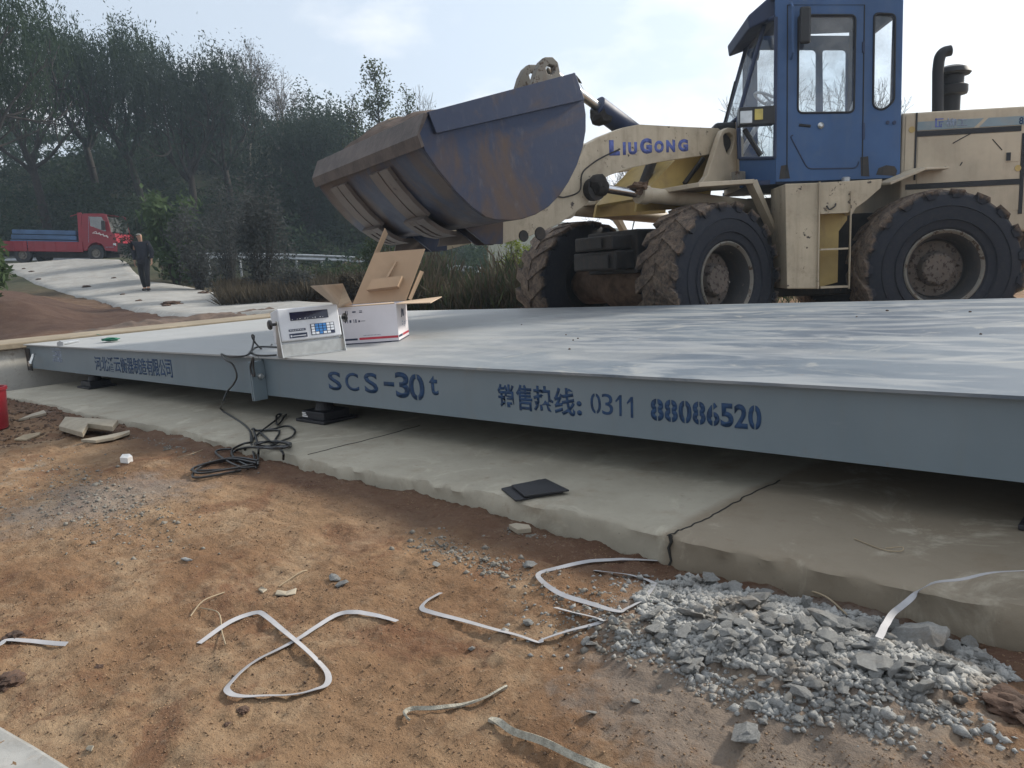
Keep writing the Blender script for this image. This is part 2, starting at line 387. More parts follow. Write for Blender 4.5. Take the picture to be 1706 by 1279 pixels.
def text(name, body, mat, parent, origin, xd, ud, width, height, depth=.0016, bold=0.0, stencil=(), slant=0, T=None):
    cu = bpy.data.curves.new(name, 'FONT'); cu.body = body; cu.size = 1; cu.offset = bold; cu.extrude = 0
    cu.shear = slant; cu.resolution_u = 4
    o = bpy.data.objects.new(name, cu); col.objects.link(o)
    dg = bpy.context.evaluated_depsgraph_get(); dg.update()
    me = bpy.data.meshes.new_from_object(o.evaluated_get(dg)); bpy.data.objects.remove(o)
    bm = bmesh.new(); bm.from_mesh(me); bpy.data.meshes.remove(me)
    if not bm.verts: bm.free(); return None
    xs = [v.co.x for v in bm.verts]; ys = [v.co.y for v in bm.verts]
    x0, x1, y0, y1 = min(xs), max(xs), min(ys), max(ys)
    for (f, hw) in stencil:      # bridges of a stencil: a thin vertical gap at fraction f of the width
        cx = x0+(x1-x0)*f
        for side in (-1, 1):
            bmesh.ops.bisect_plane(bm, geom=list(bm.verts)+list(bm.edges)+list(bm.faces), plane_co=(cx+side*hw, 0, 0), plane_no=(1, 0, 0))
        bmesh.ops.delete(bm, geom=[f_ for f_ in bm.faces if abs(f_.calc_center_median().x-cx) < hw], context='FACES')
    o3, xd, ud = Vector([float(c) for c in origin]), Vector([float(c) for c in xd]).normalized(), Vector([float(c) for c in ud]).normalized()
    nn = xd.cross(ud)
    for v in bm.verts: v.co = o3+xd*((v.co.x-x0)/(x1-x0)*width)+ud*((v.co.y-y0)/(y1-y0)*height)
    e = bmesh.ops.extrude_face_region(bm, geom=list(bm.faces))
    bmesh.ops.translate(bm, verts=[g for g in e['geom'] if isinstance(g, bmesh.types.BMVert)], vec=nn*depth)
    if T is not None: bm.transform(T)
    me = bpy.data.meshes.new(name); bmesh.ops.recalc_face_normals(bm, faces=bm.faces); bm.to_mesh(me); bm.free(); me.materials.append(mat)
    o = bpy.data.objects.new(name, me); col.objects.link(o)
    if parent: o.parent = parent
    return o

# ------------------------------------------------------------------ terrain
def _hash(ix, iy):
    h = (ix*374761393+iy*668265263) & 0xffffffff
    h = ((h ^ (h >> 13))*1274126177) & 0xffffffff
    return ((h ^ (h >> 16)) & 0xffff)/65535.0
def vnoise(x, y):
    ix = np.floor(x).astype(np.int64); iy = np.floor(y).astype(np.int64); fx = x-ix; fy = y-iy
    fx = fx*fx*(3-2*fx); fy = fy*fy*(3-2*fy)
    a, b, c, d = _hash(ix, iy), _hash(ix+1, iy), _hash(ix, iy+1), _hash(ix+1, iy+1)
    return (a+(b-a)*fx)+((c+(d-c)*fx)-(a+(b-a)*fx))*fy-.5
def fbm(x, y, oct=4, lac=2.1, gain=.5):
    s = 0; a = 1
    for i in range(oct):
        s = s+a*vnoise(x+17.3*i, y-9.1*i); x = x*lac; y = y*lac; a *= gain
    return s
def sstep(a, b, x):
    t = np.clip((x-a)/(b-a), 0, 1); return t*t*(3-2*t)
PL = np.array([[0, .40], [10, .42], [14, .46], [18, .62], [23.4, .93], [28, 1.5], [34, 2.55], [39, 2.45], [46, 5], [60, 12.3], [75, 15], [120, 17], [600, 22]])
PL2 = np.array([[0, .40], [10, .42], [14, .46], [18, .55], [23.4, .74], [28, .95], [34, 1.15], [39, 1.3], [46, 4.2], [60, 12.3], [75, 15], [120, 17], [600, 22]])
PR = np.array([[0, -.2], [12, -.2], [20, -.1], [40, .6], [80, 1.5], [600, 6]])
MX, MY = -.72, 1.72     # rubble mound centre
def height(x, y, detail=True):
    x = np.asarray(x, float); y = np.asarray(y, float)
    near = np.interp(x, [-12, -7, -3.7, -1.4, 0, 3], [-.02, -.03, -.055, -.105, -.13, -.15])-.012*np.clip(2.2-y, 0, 3)
    near = near+.10*np.exp(-(((x-MX)/.62)**2+((y-MY)/.30)**2))
    u = x*rh[0]+y*rh[1]; q = x*fh[0]+y*fh[1]
    qq = np.maximum(q, 1.0); ang = u/qq
    kk_ = sstep(-.475, -.36, ang)
    far = (np.interp(q, PL[:, 0], PL[:, 1])*(1-kk_)+np.interp(q, PL2[:, 0], PL2[:, 1])*kk_)*(1-sstep(-.22, -.02, ang))+np.interp(q, PR[:, 0], PR[:, 1])*sstep(-.22, -.02, ang)
    far = far+sstep(.53, .68, -ang)*.62*sstep(11, 15, q)*(1-sstep(19, 25, q))
    far = far+.10*fbm(x*.7, y*.7, 3)*sstep(-.46, -.60, ang)*sstep(9, 12, q)*(1-sstep(22, 30, q))
    far = far+.9*fbm(x*.12, y*.12, 3)*sstep(42, 55, q)
    mask = np.maximum(sstep(-11.0, -11.5, x)*sstep(2.3, 3.2, y), sstep(7.2, 7.6, y))
    mask = np.maximum(mask, sstep(-12, -16, x)*sstep(-3, 2.4, y))
    z = near*(1-mask)+far*mask
    if detail:
        nm = (1-mask)
        z = z+nm*(.022*fbm(x*2.2, y*2.2, 3)+.020*fbm(x*9, y*9, 4)+.017*np.abs(fbm(x*27, y*27, 4))+.012*np.abs(fbm(x*4+3, y*13, 3)))
        z = z+mask*.05*fbm(x*2.5, y*2.5, 4)*(1-sstep(25, 40, q))
    return z
def hit(px, py, t0=.5, t1=90, detail=True):
    d = ray(px, py); t = np.concatenate([np.linspace(t0, 6, 500), np.linspace(6, t1, 1600)])
    P = CAM[None]+d[None]*t[:, None]; hh = height(P[:, 0], P[:, 1], detail)
    i = np.argmax(P[:, 2] < hh)
    if P[i, 2] >= hh[i]: i = len(t)-1
    p = P[i].copy(); p[2] = hh[i]; return p
def gz(x, y): return float(height(x, y))
def axis(segs):
    o = [segs[0][0]]
    for a, b, st in segs:
        n = max(1, int(round((b-a)/st))); o += list(np.linspace(a, b, n+1)[1:])
    return np.array(o)
gx = axis([(-900, -60, 60), (-60, -26, 1.2), (-26, -12, .28), (-12, -6, .05), (-6, -2.6, .026), (-2.6, .5, .0125), (.5, 8, .25), (8, 60, 2.5), (60, 900, 70)])
gy = axis([(-900, -40, 80), (-40, -3, 2), (-3, .3, .1), (.3, 2.3, .0125), (2.3, 9, .2), (9, 26, .3), (26, 70, 1.1), (70, 900, 60)])
GX, GY = np.meshgrid(gx, gy); GZ = height(GX, GY)
# sink the sheet under the slab and deck so nothing pokes through
und = (GY > 2.26) & (GY < 7.1) & (GX > -10.9); GZ[und] = np.minimum(GZ[und], -.12)
nx, ny = len(gx), len(gy); ii = np.arange(nx*ny).reshape(ny, nx)
FQ = np.stack([ii[:-1, :-1], ii[:-1, 1:], ii[1:, 1:], ii[1:, :-1]], -1).reshape(-1, 4)
def m_dirt():
    g = NG('red_brown_dirt')
    sx = g.n('ShaderNodeSeparateXYZ'); g.l(g.tc.outputs['Object'], sx.inputs[0])
    a = g.noise(.9, 10, .68); b = g.noise(3.4, 12, .72); c = g.noise(14, 8, .7); d = g.noise(60, 6, .7); e = g.noise(2.6, 12, .72, dist=.8)
    cc = g.mix(g.ramp(a, .35, .65), (.195, .110, .060), (.275, .178, .104))
    cc = g.mix(g.math('MULTIPLY', g.ramp(b, .46, .66), .7), cc, (.36, .262, .168))
    cc = g.mix(g.math('MULTIPLY', g.ramp(e, .52, .64), .62), cc, (.150, .070, .040))
    # red soil close to the slab darkened, painting in the deck's shade
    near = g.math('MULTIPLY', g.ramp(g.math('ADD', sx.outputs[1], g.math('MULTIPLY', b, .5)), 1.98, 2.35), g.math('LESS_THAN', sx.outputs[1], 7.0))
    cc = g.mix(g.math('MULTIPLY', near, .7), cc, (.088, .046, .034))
    cc = g.mix(g.math('MULTIPLY', g.ramp(c, .5, .75), .55), cc, (.075, .043, .028))
    cc = g.mix(g.math('MULTIPLY', g.ramp(d, .58, .8), .5), cc, (.25, .19, .135))
    # powdery grey patches
    gp = g.math('MULTIPLY', g.ramp(g.noise(1.7, 7, .7), .58, .68), g.math('MULTIPLY', g.ramp(sx.outputs[0], -3.0, -4.2), g.ramp(sx.outputs[0], -9, -7)))
    cc = g.mix(g.math('MULTIPLY', gp, .6), cc, (.20, .20, .19))
    sp = g.noise(120, 4, .7); cc = g.mix(g.math('MULTIPLY', g.ramp(sp, .55, .72), .5), cc, (.05, .028, .018)); sp2 = g.noise(38, 7, .75); cc = g.mix(g.math('MULTIPLY', g.ramp(sp2, .56, .7), .55), cc, (.31, .235, .165))
    cc = g.mix(g.math('MULTIPLY', g.ramp(sx.outputs[0], -11.4, -13.0), .72), cc, g.mix(g.ramp(b, .35, .65), (.034, .020, .018), (.062, .040, .032)))  # far-left bank: dark red earth, darkened further to paint in its shade
    gd = g.n('ShaderNodeVectorMath', operation='DISTANCE'); g.l(g.tc.outputs['Object'], gd.inputs[0]); gd.inputs[1].default_value = (MX-.05, MY-.02, -.08)
    cc = g.mix(g.math('MULTIPLY', g.ramp(g.math('ADD', gd.outputs['Value'], g.math('MULTIPLY', g.math('SUBTRACT', c, .5), .6)), .58, .34), .55), cc, g.mix(d, (.16, .15, .135), (.27, .26, .24)))
    gd2 = g.n('ShaderNodeVectorMath', operation='DISTANCE'); g.l(g.tc.outputs['Object'], gd2.inputs[0]); _c = onz(165, 832, -.05); gd2.inputs[1].default_value = tuple(_c)
    cc = g.mix(g.math('MULTIPLY', g.ramp(g.math('ADD', gd2.outputs['Value'], g.math('MULTIPLY', g.math('SUBTRACT', b, .5), 1.6)), .58, .15), .5), cc, g.mix(d, (.17, .165, .155), (.27, .265, .25)))
    # wooded hillside far behind: dark leaf litter
    ff = g.n('ShaderNodeVectorMath', operation='DOT_PRODUCT'); g.l(g.tc.outputs['Object'], ff.inputs[0]); ff.inputs[1].default_value = tuple(fh)
    cc = g.mix(g.ramp(ff.outputs['Value'], 20, 30), cc, g.mix(g.ramp(b, .3, .7), (.035, .045, .025), (.07, .065, .04)))
    # trampled earth with sparse grass behind the scale
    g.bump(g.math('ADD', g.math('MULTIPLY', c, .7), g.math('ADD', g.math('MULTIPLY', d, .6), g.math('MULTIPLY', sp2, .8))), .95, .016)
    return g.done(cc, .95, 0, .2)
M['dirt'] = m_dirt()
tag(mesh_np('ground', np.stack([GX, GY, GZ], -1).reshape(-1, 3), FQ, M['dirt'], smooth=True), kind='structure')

# concrete approach road climbing away on the left
Ledge = [(-160, 439), (-60, 443), (0, 451), (30, 463), (58, 476), (98, 488), (141, 499), (201, 517), (252, 526), (315, 530), (395, 527), (470, 521)]
Redge = [(60, 433.5), (140, 433), (190, 433), (216, 435), (228, 450), (240, 461), (252, 470), (330, 482), (430, 496), (480, 502), (530, 507), (600, 511)]
LP = catmull([hit(*p, 6, 36, False) for p in Ledge], 5); RP = catmull([hit(*p, 6, 36, False) for p in Redge], 5)
V = []; nn_ = 17
for i in range(len(LP)):
    for j in range(nn_):
        p = LP[i]+(RP[i]-LP[i])*j/(nn_-1); z = float(height(p[0], p[1], False))
        V.append((p[0], p[1], z+.06-(.15 if j in (0, nn_-1) else 0)))
V = np.array(V); F = []
for i in range(len(LP)-1):
    for j in range(nn_-1): F.append((i*nn_+j, i*nn_+j+1, (i+1)*nn_+j+1, (i+1)*nn_+j))
tag(mesh_np('concrete_road', V, np.array(F), M['roadconc'], smooth=True), kind='structure')

# foundation slab under the scale
mb = MB()
def slab_edge(X): return 2.205+.016*math.sin(X*2.1)+.02*float(fbm(np.array(X*5.0), np.array(3.3), 3))
xs = np.concatenate([np.linspace(-9.6, -4, 70), np.linspace(-3.95, 3, 220)])
prev = None
for X in xs:
    ye = slab_edge(X); rag = .022*float(fbm(np.array(X*14.0), np.array(8.8), 4)); rag2 = .022*float(fbm(np.array(X*19.0), np.array(2.8), 4))
    ring = [(X, 7.1, -.35), (X, 7.1, 0), (X, ye+.045, 0), (X, ye+.012+rag*.8, -.002+rag*.25), (X, ye+.002+rag*1.3, -.013), (X, ye-.004+rag2, -.04+rag*.5), (X, ye-.010+rag2*.6, -.075), (X, ye-.02, -.35)]
    vs = [mb.bm.verts.new(p) for p in ring]
    if prev:
        for k in range(len(ring)-1): mb.bm.faces.new((prev[k], prev[k+1], vs[k+1], vs[k]))
    else: mb.bm.faces.new(vs)
    prev = vs
mb.bm.faces.new(prev)
slab = mb.build('foundation_slab', M['slab'], smooth=True, auto=45)
tag(slab, kind='structure')
# crack and construction joint of the slab
def crackline(name, pts, w, seed, par):
    mb = MB(); P = catmull(pts, 10); out_ = []
    for i, p in enumerate(P):
        j = np.array([mnoise.noise((i*.37, seed, 0)), mnoise.noise((i*.37, seed, 5)), 0])*w*2.2; out_.append(p+j)
    mb.ribbon(out_, w, .002)
    return mb.build(name, simple(name+'_shadow_gap', (.03, .028, .025), 1), par)
c0 = onz(1112, 893, .0005)
crackline('crack', [onz(1112, 892, .0015), onz(1140, 880, .0015), onz(1180, 862, .0015), onz(1215, 842, .0015), onz(1255, 820, .0015), onz(1300, 800, .0015)], .0055, 2, slab)
mb = MB()
P = [np.array([c0[0]+.006*math.sin(k*2.1), slab_edge(c0[0])-.002-.004*k/5, -.002-.022*k]) for k in range(6)]
mb.ribbon([Vector(p) for p in P], .0065, .016, [Vector((1, 0, 0))]*6)
mb.build('crack', simple('crack_gap', (.03, .028, .025), 1), slab)
crackline('joint', [onz(513, 757, .0015), onz(560, 745, .0015), onz(640, 725, .0015), onz(700, 708, .0015)], .006, 9, slab)

# concrete patch, bottom left
pp = [onz(x, y, -.10) for x, y in [(-160, 1120), (0, 1206), (60, 1240), (128, 1282), (160, 1400), (-300, 1500)]]
mb = MB(); vs = [mb.bm.verts.new(p) for p in pp]; f = mb.bm.faces.new(vs)
e = bmesh.ops.extrude_face_region(mb.bm, geom=[f]); bmesh.ops.translate(mb.bm, verts=[g for g in e['geom'] if isinstance(g, bmesh.types.BMVert)], vec=(0, 0, -.2))
tag(mb.build('concrete_pavement', M['roadconc'], bevel=.012), kind='structure')

# ------------------------------------------------------------------ weighbridge
YB, YP, ZT, ZB = 2.765, 2.735, .45, .17
XJ = ony(441, 630, YB)[0]; XL = -10.25; XR = 3.0
wb = tag(empty('weighbridge', (XJ, YB, 0)), 'long grey-blue steel weighbridge platform with stencilled side beam, resting on the concrete slab', 'weighbridge')
O = Vector((XJ, YB, 0))
def wpart(mb, name, mat, **k):
    mb.bm.transform(Matrix.Translation(-O)); return mb.build(name, mat, wb, **k)
for (a, b) in ((XL, XJ-.004), (XJ+.004, XR)):
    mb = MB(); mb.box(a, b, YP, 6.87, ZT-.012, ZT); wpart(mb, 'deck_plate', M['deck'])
    mb = MB(); mb.box(a+.01, b-.01, YB, YB+.012, ZB, ZT-.013); mb.box(a+.01, b-.01, YB+.013, YB+.16, ZB+.002, ZB+.014)
    for yy in (3.6, 4.4, 5.2, 6.0): mb.box(a+.02, b-.02, yy, yy+.10, ZB+.05, ZT-.013)
    mb.box(a+.01, b-.01, 6.80, 6.812, ZB, ZT-.013)
    mb.box(a+.01, a+.022, YB+.013, 6.79, ZB+.016, ZT-.014); mb.box(b-.022, b-.01, YB+.013, 6.79, ZB+.016, ZT-.014)
    wpart(mb, 'side_beam', M['beam'])
for s in (-1, 1):      # bolted end plates standing proud of the beam at the joint
    mb = MB(); x0 = XJ+(.004 if s > 0 else -.019)
    mb.box(x0, x0+.015, YB-.105, YB-.002, ZB-.025, ZT-.03); wpart(mb, 'joint_plate', M['beam'], bevel=.002)
mb = MB(); mb.lathe([(.0, .0), (.022, 0), (.022, .014), (.013, .015), (.013, .035), (0, .035)], 'x', 6, (XJ+.019, YB-.045, .315)); wpart(mb, 'joint_bolt', M['steel'])
for (px, py) in ((530, 702), (1800, 912), (150, 646)):
    p = onz(px, py, 0); mb = MB(); xa = p[0]
    mb.box(xa-.17, xa+.17, YB+.03, YB+.30, 0.002, .022); mb.box(xa-.13, xa+.13, YB+.06, YB+.27, .022, .075)
    mb.lathe([(.0, .075), (.07, .075), (.055, .12), (.055, .155), (0, .155)], 'z', 20, (xa, YB+.16, 0)); mb.box(xa-.16, xa+.16, YB+.04, YB+.29, .152, .169)
    lc = wpart(mb, 'load_cell', M['rubber'], bevel=.004)
    if px == 530:
        mb = MB(); mb.box(xa-.125, xa-.06, YB+.0565, YB+.0585, .033, .042); mb.box(xa-.12, xa-.075, YB+.0565, YB+.0585, .046, .054); mb.box(xa-.125, xa-.08, YB+.0565, YB+.0585, .057, .064)
        mb.bm.transform(Matrix.Translation(-O)); mb.build('load_cell_label', M['white'], lc)
# lettering on the beam face
def beamtext(body, px0, px1, pyt, pyb, mat, depth=.0015, bold=0., stencil=(), yb_at=None):
    a = ony(px0, pyb, YB); b = ony(px1, pyb, YB)
    cx = (px0+px1)/2; t = ony(cx, pyt, YB); c = ony(cx, pyb, YB)
    return text('lettering', body, mat, wb, Vector((a[0], YB-.0005, c[2]))-O, (1, 0, 0), (0, 0, 1), b[0]-a[0], t[2]-c[2], depth, bold, stencil)
beamtext('S', 549, 570, 619, 650, M['ink'], bold=.018); beamtext('C', 577, 599, 621, 651, M['ink'], bold=.012)
beamtext('S', 609, 631, 621, 655, M['ink'], bold=.02); beamtext('-', 640, 657, 636, 643, M['ink'], bold=.01)
beamtext('3', 661, 684, 620, 663, M['ink'], bold=.022); beamtext('0', 684, 709, 623, 667, M['ink'], bold=.02, stencil=[(.52, .022)])
beamtext('t', 717, 731, 626, 658, M['ink'], bold=.018)
for ch, a, b, t, bt in (('销', 831, 858, 640, 678), ('售', 862, 888, 641, 684), ('热', 890, 923, 643, 685), ('线', 925, 959, 646, 692)):
    beamtext(ch, a, b, t, bt, M['ink'], bold=.022)
beamtext(':', 962, 970, 668, 692, M['ink'], bold=.04)
for ch, a, b, t, bt, st in (('0', 985, 1002, 655, 689, 1), ('3', 1004, 1022, 656, 691, 0), ):
    beamtext(ch, a, b, t, bt, M['ink'], bold=.0, stencil=[(.5, .03)] if st else ())
for x0, yt, yb in ((1025, 658, 693), (1044, 661, 696)):
    pts = [(x0+.5, yt+9), (x0+7, yt), (x0+10.5, yt), (x0+11, yb), (x0+7.2, yb-.4), (x0+6.8, yt+7), (x0+1.2, yt+12)]
    mb = MB(); mb.prism([(lambda q: (q[0], q[2]))(ony(x, y, YB)) for x, y in pts], YB-.0018, YB-.0004); wpart(mb, 'lettering', M['ink'])
for k, (ch, st) in enumerate(zip('88086520', (1, 1, 1, 1, 1, 0, 0, 1))):
    a = 1085+k*23.2; beamtext(ch, a, a+21.5, 664+k*1.55, 701+k*2.1, M['ink'], bold=.034, stencil=[(.5, .03)] if st else ())
for k, ch in enumerate('河北潘云衡器制造有限公司'):
    a = 160+k*10.75; beamtext(ch, a, a+10.3, 594+k*.45, 617+k*1.05, M['ink'], bold=.012)
# small square emblem with two characters under it, left end
e0 = ony(88, 603, YB); e1 = ony(105, 603, YB); ew = e1[0]-e0[0]; zt = ony(96, 580, YB)[2]; zb = ony(96, 603, YB)[2]; eh = zt-zb
mb = MB()
for (a, b, c, d) in ((0, 1, .92, 1), (.12, .5, .72, .8), (.4, .5, .45, .8), (.55, .95, .72, .8), (.6, .7, .4, .72), (.1, .95, .42, .5), (.5, .95, .55, .62)):
    mb.box(e0[0]+a*ew, e0[0]+b*ew, YB-.002, YB-.0004, zb+c*eh, zb+d*eh)
wpart(mb, 'emblem', M['inkgrey'])
text('lettering', '品牌', M['inkgrey'], wb, Vector((e0[0]+.06*ew, YB-.0005, zb))-O, (1, 0, 0), (0, 0, 1), ew*.9, eh*.34, .0015, .02)
# left end bracket with a bolt
mb = MB(); mb.box(XL-.03, XL+.12, YB-.012, YB-.001, ZB-.03, ZT-.05); wpart(mb, 'end_bracket', M['darkmetal'])
p = ony(66, 598, YB-.02); mb = MB(); mb.tube([p+np.array([-.08, -.03, .05]), p+np.array([.02, -.10, -.03])], .018, 8); mb.lathe([(0, 0), (.035, 0), (.035, .02), (0, .02)], 'y', 6, p+np.array([.02, -.12, -.035])); wpart(mb, 'end_bolt', M['steel'])

# abutment at the left end
mb = MB()
mb.box(-11.25, -10.38, 2.47, 7.6, -.35, .40)
ab = mb.build('concrete_abutment', M['conc'], bevel=.012)
tag(ab, 'pale concrete abutment wall at the far left end of the weighbridge', 'abutment')
mb = MB(); mb.box(-11.45, -10.30, 2.44, 7.62, .402, .475); mb.build('abutment_cap', m_conc('cap_concrete_tan', (.20, .165, .115), (.28, .235, .17)), ab, bevel=.012)
# earth ridge heaped along the road edge behind the abutment
def earth(name, pts, wd, hgt, seed, n=60, mat='grassmud'):
    P = catmull(pts, 10); V = []; F = []; K = 9
    for i, p in enumerate(P):
        d = P[min(i+1, len(P)-1)]-P[max(i-1, 0)]; d = d/np.linalg.norm(d); s = np.array([-d[1], d[0], 0])
        e = min(1, min(i, len(P)-1-i)/4)
        for k in range(K):
            t = k/(K-1)*2-1; q = p+s*t*wd
            nzv = float(fbm(np.array(q[0]*5+seed), np.array(q[1]*5), 4))
            V.append((q[0], q[1], gz(q[0], q[1])-.02+hgt*e*max(0, (1-t*t))*(1+1.6*nzv)+.02*e*(abs(t) < .99)))
    for i in range(len(P)-1):
        for k in range(K-1): F.append((i*K+k, i*K+k+1, (i+1)*K+k+1, (i+1)*K+k))
    return mesh_np(name, np.array(V), np.array(F), M[mat], smooth=True)
M['earth'] = simple('heaped_red_earth', (.098, .068, .052), .95, var=.5, scale=5, bump=.9, bscale=18)
tag(earth('earth_ridge', [hit(120, 556, 8, 30), hit(230, 543, 8, 30), hit(300, 534, 8, 30), hit(400, 526, 8, 30), hit(480, 518, 8, 30)], .35, .06, 3, mat='earth'),
    'low ridge of heaped red earth between the concrete road and the weighbridge', 'earth ridge')

# ------------------------------------------------------------------ weighing indicator
def basis(o, xd):
    x = Vector([float(c) for c in xd]); x.z = 0; x.normalize(); z = Vector((0, 0, 1)); y = z.cross(x)
    m = Matrix.Identity(4)
    for i in range(3): m[i][0] = x[i]; m[i][1] = y[i]; m[i][2] = z[i]; m[i][3] = float(o[i])
    return m
def zabove(p, px, py):       # height of the ray through (px,py) where it passes nearest p
    d = ray(px, py); t = (np.asarray(p)[:2]-CAM[:2])@d[:2]/(d[:2]@d[:2]); return CAMH+d[2]*t
w1 = onz(473, 597, ZT); w2 = onz(578, 584, ZT); IW = float(np.linalg.norm(w2-w1))
Ti = basis(w1, w2-w1); ind = tag(empty('weighing_indicator', mat=Ti), 'grey electronic weighing indicator with blue keypad on a steel bracket at the deck edge', 'weighing indicator')
zb_ = .10*IW/.4; zt_ = zabove(w1, 469, 514)-ZT; hh = zt_-zb_
tl = Matrix.Translation((0, .02, zb_)) @ Matrix.Rotation(R(-9), 4, 'X')
mb = MB(); mb.box(.012*IW, .965*IW, 0, .38*IW, 0, hh); mb.build('housing', M['ind'], ind, bevel=.008, T=tl)
def ipart(name, mat, a, b, c, d, e=.003, par=ind):
    mb = MB(); mb.box(a*IW, b*IW, -e, -.0005, c*hh, d*hh); return mb.build(name, mat, par, T=tl)
dp_ = ipart('display', M['lcd'], .19, .79, .60, .86)
mb = MB()
for k in range(14):
    x = .21+.04*k
    if k % 3 != 1: mb.box(x*IW, (x+.018)*IW, -.0042, -.0031, .635*hh, (.645+.012*(k % 2))*hh)
mb.build('display_mark', M['ind'], ind, T=tl)
kp = ipart('keypad', M['navy'], .48, .86, .10, .45)
for i in range(6):
    for j in range(4):
        x = .492+i*.0615; y = .118+j*.084; blue = i in (1, 2, 3) if j else i == 2
        mb = MB(); mb.box(x*IW, (x+.050)*IW, -.0055, -.0031, y*hh, (y+.066)*hh)
        if (i, j) != (5, 0): mb.build('key', M['keyblue'] if blue else M['keywhite'], kp, T=tl)
        else: mb.bm.free()
npl = ipart('nameplate', M['navy'], .14, .415, .07, .205); ipart('nameplate', M['navy'], .14, .40, .275, .34)
mb = MB(); mb.box(.19*IW, .395*IW, -.0045, -.0031, .115*hh, .14*hh); mb.box(.155*IW, .18*IW, -.0045, -.0031, .10*hh, .16*hh)
for k in range(9): mb.box((.155+.026*k)*IW, (.17+.026*k)*IW, -.0045, -.0031, .295*hh, .32*hh)
mb.build('nameplate_marking', M['ind'], ind, T=tl)
mb = MB(); mb.box(0, IW, 0, .26*IW, .001, .005)
mb.box(0, IW, .1*IW, .105*IW, .005, zb_*.8)
for x in (-.012*IW, .985*IW): mb.hexa([(x, .0, .002), (x+.006, .0, .002), (x+.006, .26*IW, .002), (x, .26*IW, .002), (x, .10*IW, zb_+.62*hh), (x+.006, .10*IW, zb_+.62*hh), (x+.006, .2*IW, zb_+.62*hh), (x, .2*IW, zb_+.62*hh)])
mb.build('bracket', M['steel'], ind, bevel=.001)
for x, s in ((-.02*IW, -1), (.992*IW, 1)):
    mb = MB(); mb.lathe([(0, 0), (.010, 0), (.010, s*.028), (.032, s*.03), (.034, s*.042), (.026, s*.05), (0, s*.05)], 'x', 18, (x, .15*IW, zb_+.53*hh)); mb.build('knob', M['blackplastic'], ind, smooth=True)

# ------------------------------------------------------------------ cardboard box
b0 = onz(665, 568.4, ZT); b1 = onz(574.5, 574.5, ZT); b2 = onz(704, 557, ZT)
e1 = (b0-b1)/np.linalg.norm(b0-b1); e2 = np.array([-e1[1], e1[0], 0])
BW = float(np.linalg.norm(b0-b1))*1.06; BD = float(np.linalg.norm(b2-b0))*.97; BO = b0-e1*BW
Tb = basis(BO, e1); BH = zabove(b0, 660, 505.8)-ZT
TbI = Tb.inverted()
cb = tag(empty('cardboard_box', mat=Tb), 'open white cardboard box with red stripe and upright brown lid on the deck', 'box')
def bl(px, py, y):    # box-local point on the plane y = const
    d = TbI.to_3x3() @ Vector(ray(px, py)); c = TbI @ Vector(CAM); return c+d*((y-c.y)/d.y)
def bz(px, py, z):
    d = TbI.to_3x3() @ Vector(ray(px, py)); c = TbI @ Vector(CAM); return c+d*((z-c.z)/d.z)
mb = MB(); th = .007
mb.box(0, BW, 0, th, .001, BH); mb.box(0, BW, BD-th, BD, .001, BH); mb.box(0, th, th+.0005, BD-th-.0005, .001, BH); mb.box(BW-th, BW, th+.0005, BD-th-.0005, .001, BH); mb.box(th, BW-th, th, BD-th, .001, .008)
body = mb.build('box_body', M['boxwhite'], cb)
def sheet(pts, name, mat, t=.006):
    mb = MB(); P = [Vector(p) for p in pts]; n = (P[1]-P[0]).cross(P[2]-P[0]).normalized()*t
    mb.hexa([*P, *[p+n for p in P]]); return mb.build(name, mat, cb)
sheet([(0.0, .01, BH+.001), (0, BD-.01, BH+.001), bz(571, 472, BH+.19), bz(517, 476, BH+.17)][::1], 'flap', M['cardin'])
sheet([(BW, .01, BH+.001), (BW, BD-.01, BH+.001), (BW+.29, BD+.03, BH+.015), (BW+.27, -.06, BH-.005)], 'flap', M['cardin'])
sheet([(0.02, .0, BH+.001), (BW-.01, .0, BH+.001), (BW-.03, .10, BH+.006), (0.03, .12, BH-.01)], 'flap', M['cardin'])
yl = BD+.03
LT = [(0.0, BD, BH+.002), (BW, BD, BH+.002), bl(708.5, 414.5, yl+.06), bl(624, 421, yl+.06)]
lid = sheet(LT, 'lid', M['card'], .006)
ux = (Vector(LT[1])-Vector(LT[0])); uz = (Vector(LT[3])-Vector(LT[0])); nn = ux.cross(uz).normalized()
def lp(s, t, o=0): return Vector(LT[0])+ux*s+uz*t+nn*o
mb = MB()
mb.hexa([lp(.22, .22), lp(.78, .25), lp(.78, .25, .10), lp(.22, .22, .10), lp(.24, .42), lp(.78, .45), lp(.78, .45, .10), lp(.24, .42, .10)])
mb.hexa([lp(.46, .46), lp(.50, .46), lp(.50, .46, .06), lp(.46, .46, .06), lp(.49, .80), lp(.52, .78), lp(.52, .78, .03), lp(.49, .80, .03)])
mb.build('lid_insert', M['card'], cb)
sheet([lp(-.02, .2, -.02), lp(.0, .2, -.1), lp(.0, 1.45, -.12), lp(-.025, 1.5, -.02)], 'flap', M['card'])
sheet([lp(1.0, .05, -.03), lp(1.03, .05, -.1), lp(1.03, .62, -.12), lp(1.0, .6, -.03)], 'flap', M['card'])
def bx(name, mat, x0, x1, z0, z1): 
    mb = MB(); mb.box(x0*BW, x1*BW, -.0015, -.0003, z0*BH, z1*BH); return mb.build(name, mat, cb)
def by(name, mat, y0, y1, z0, z1):
    mb = MB(); mb.box(BW+.0003, BW+.0015, y0*BD, y1*BD, z0*BH, z1*BH); return mb.build(name, mat, cb)
bx('stripe', M['navy'], .03, .29, .105, .155); bx('stripe', M['red'], .32, .995, .105, .165); by('stripe', M['navy'], .02, .36, .105, .165); by('stripe', M['red'], .40, .98, .105, .165)
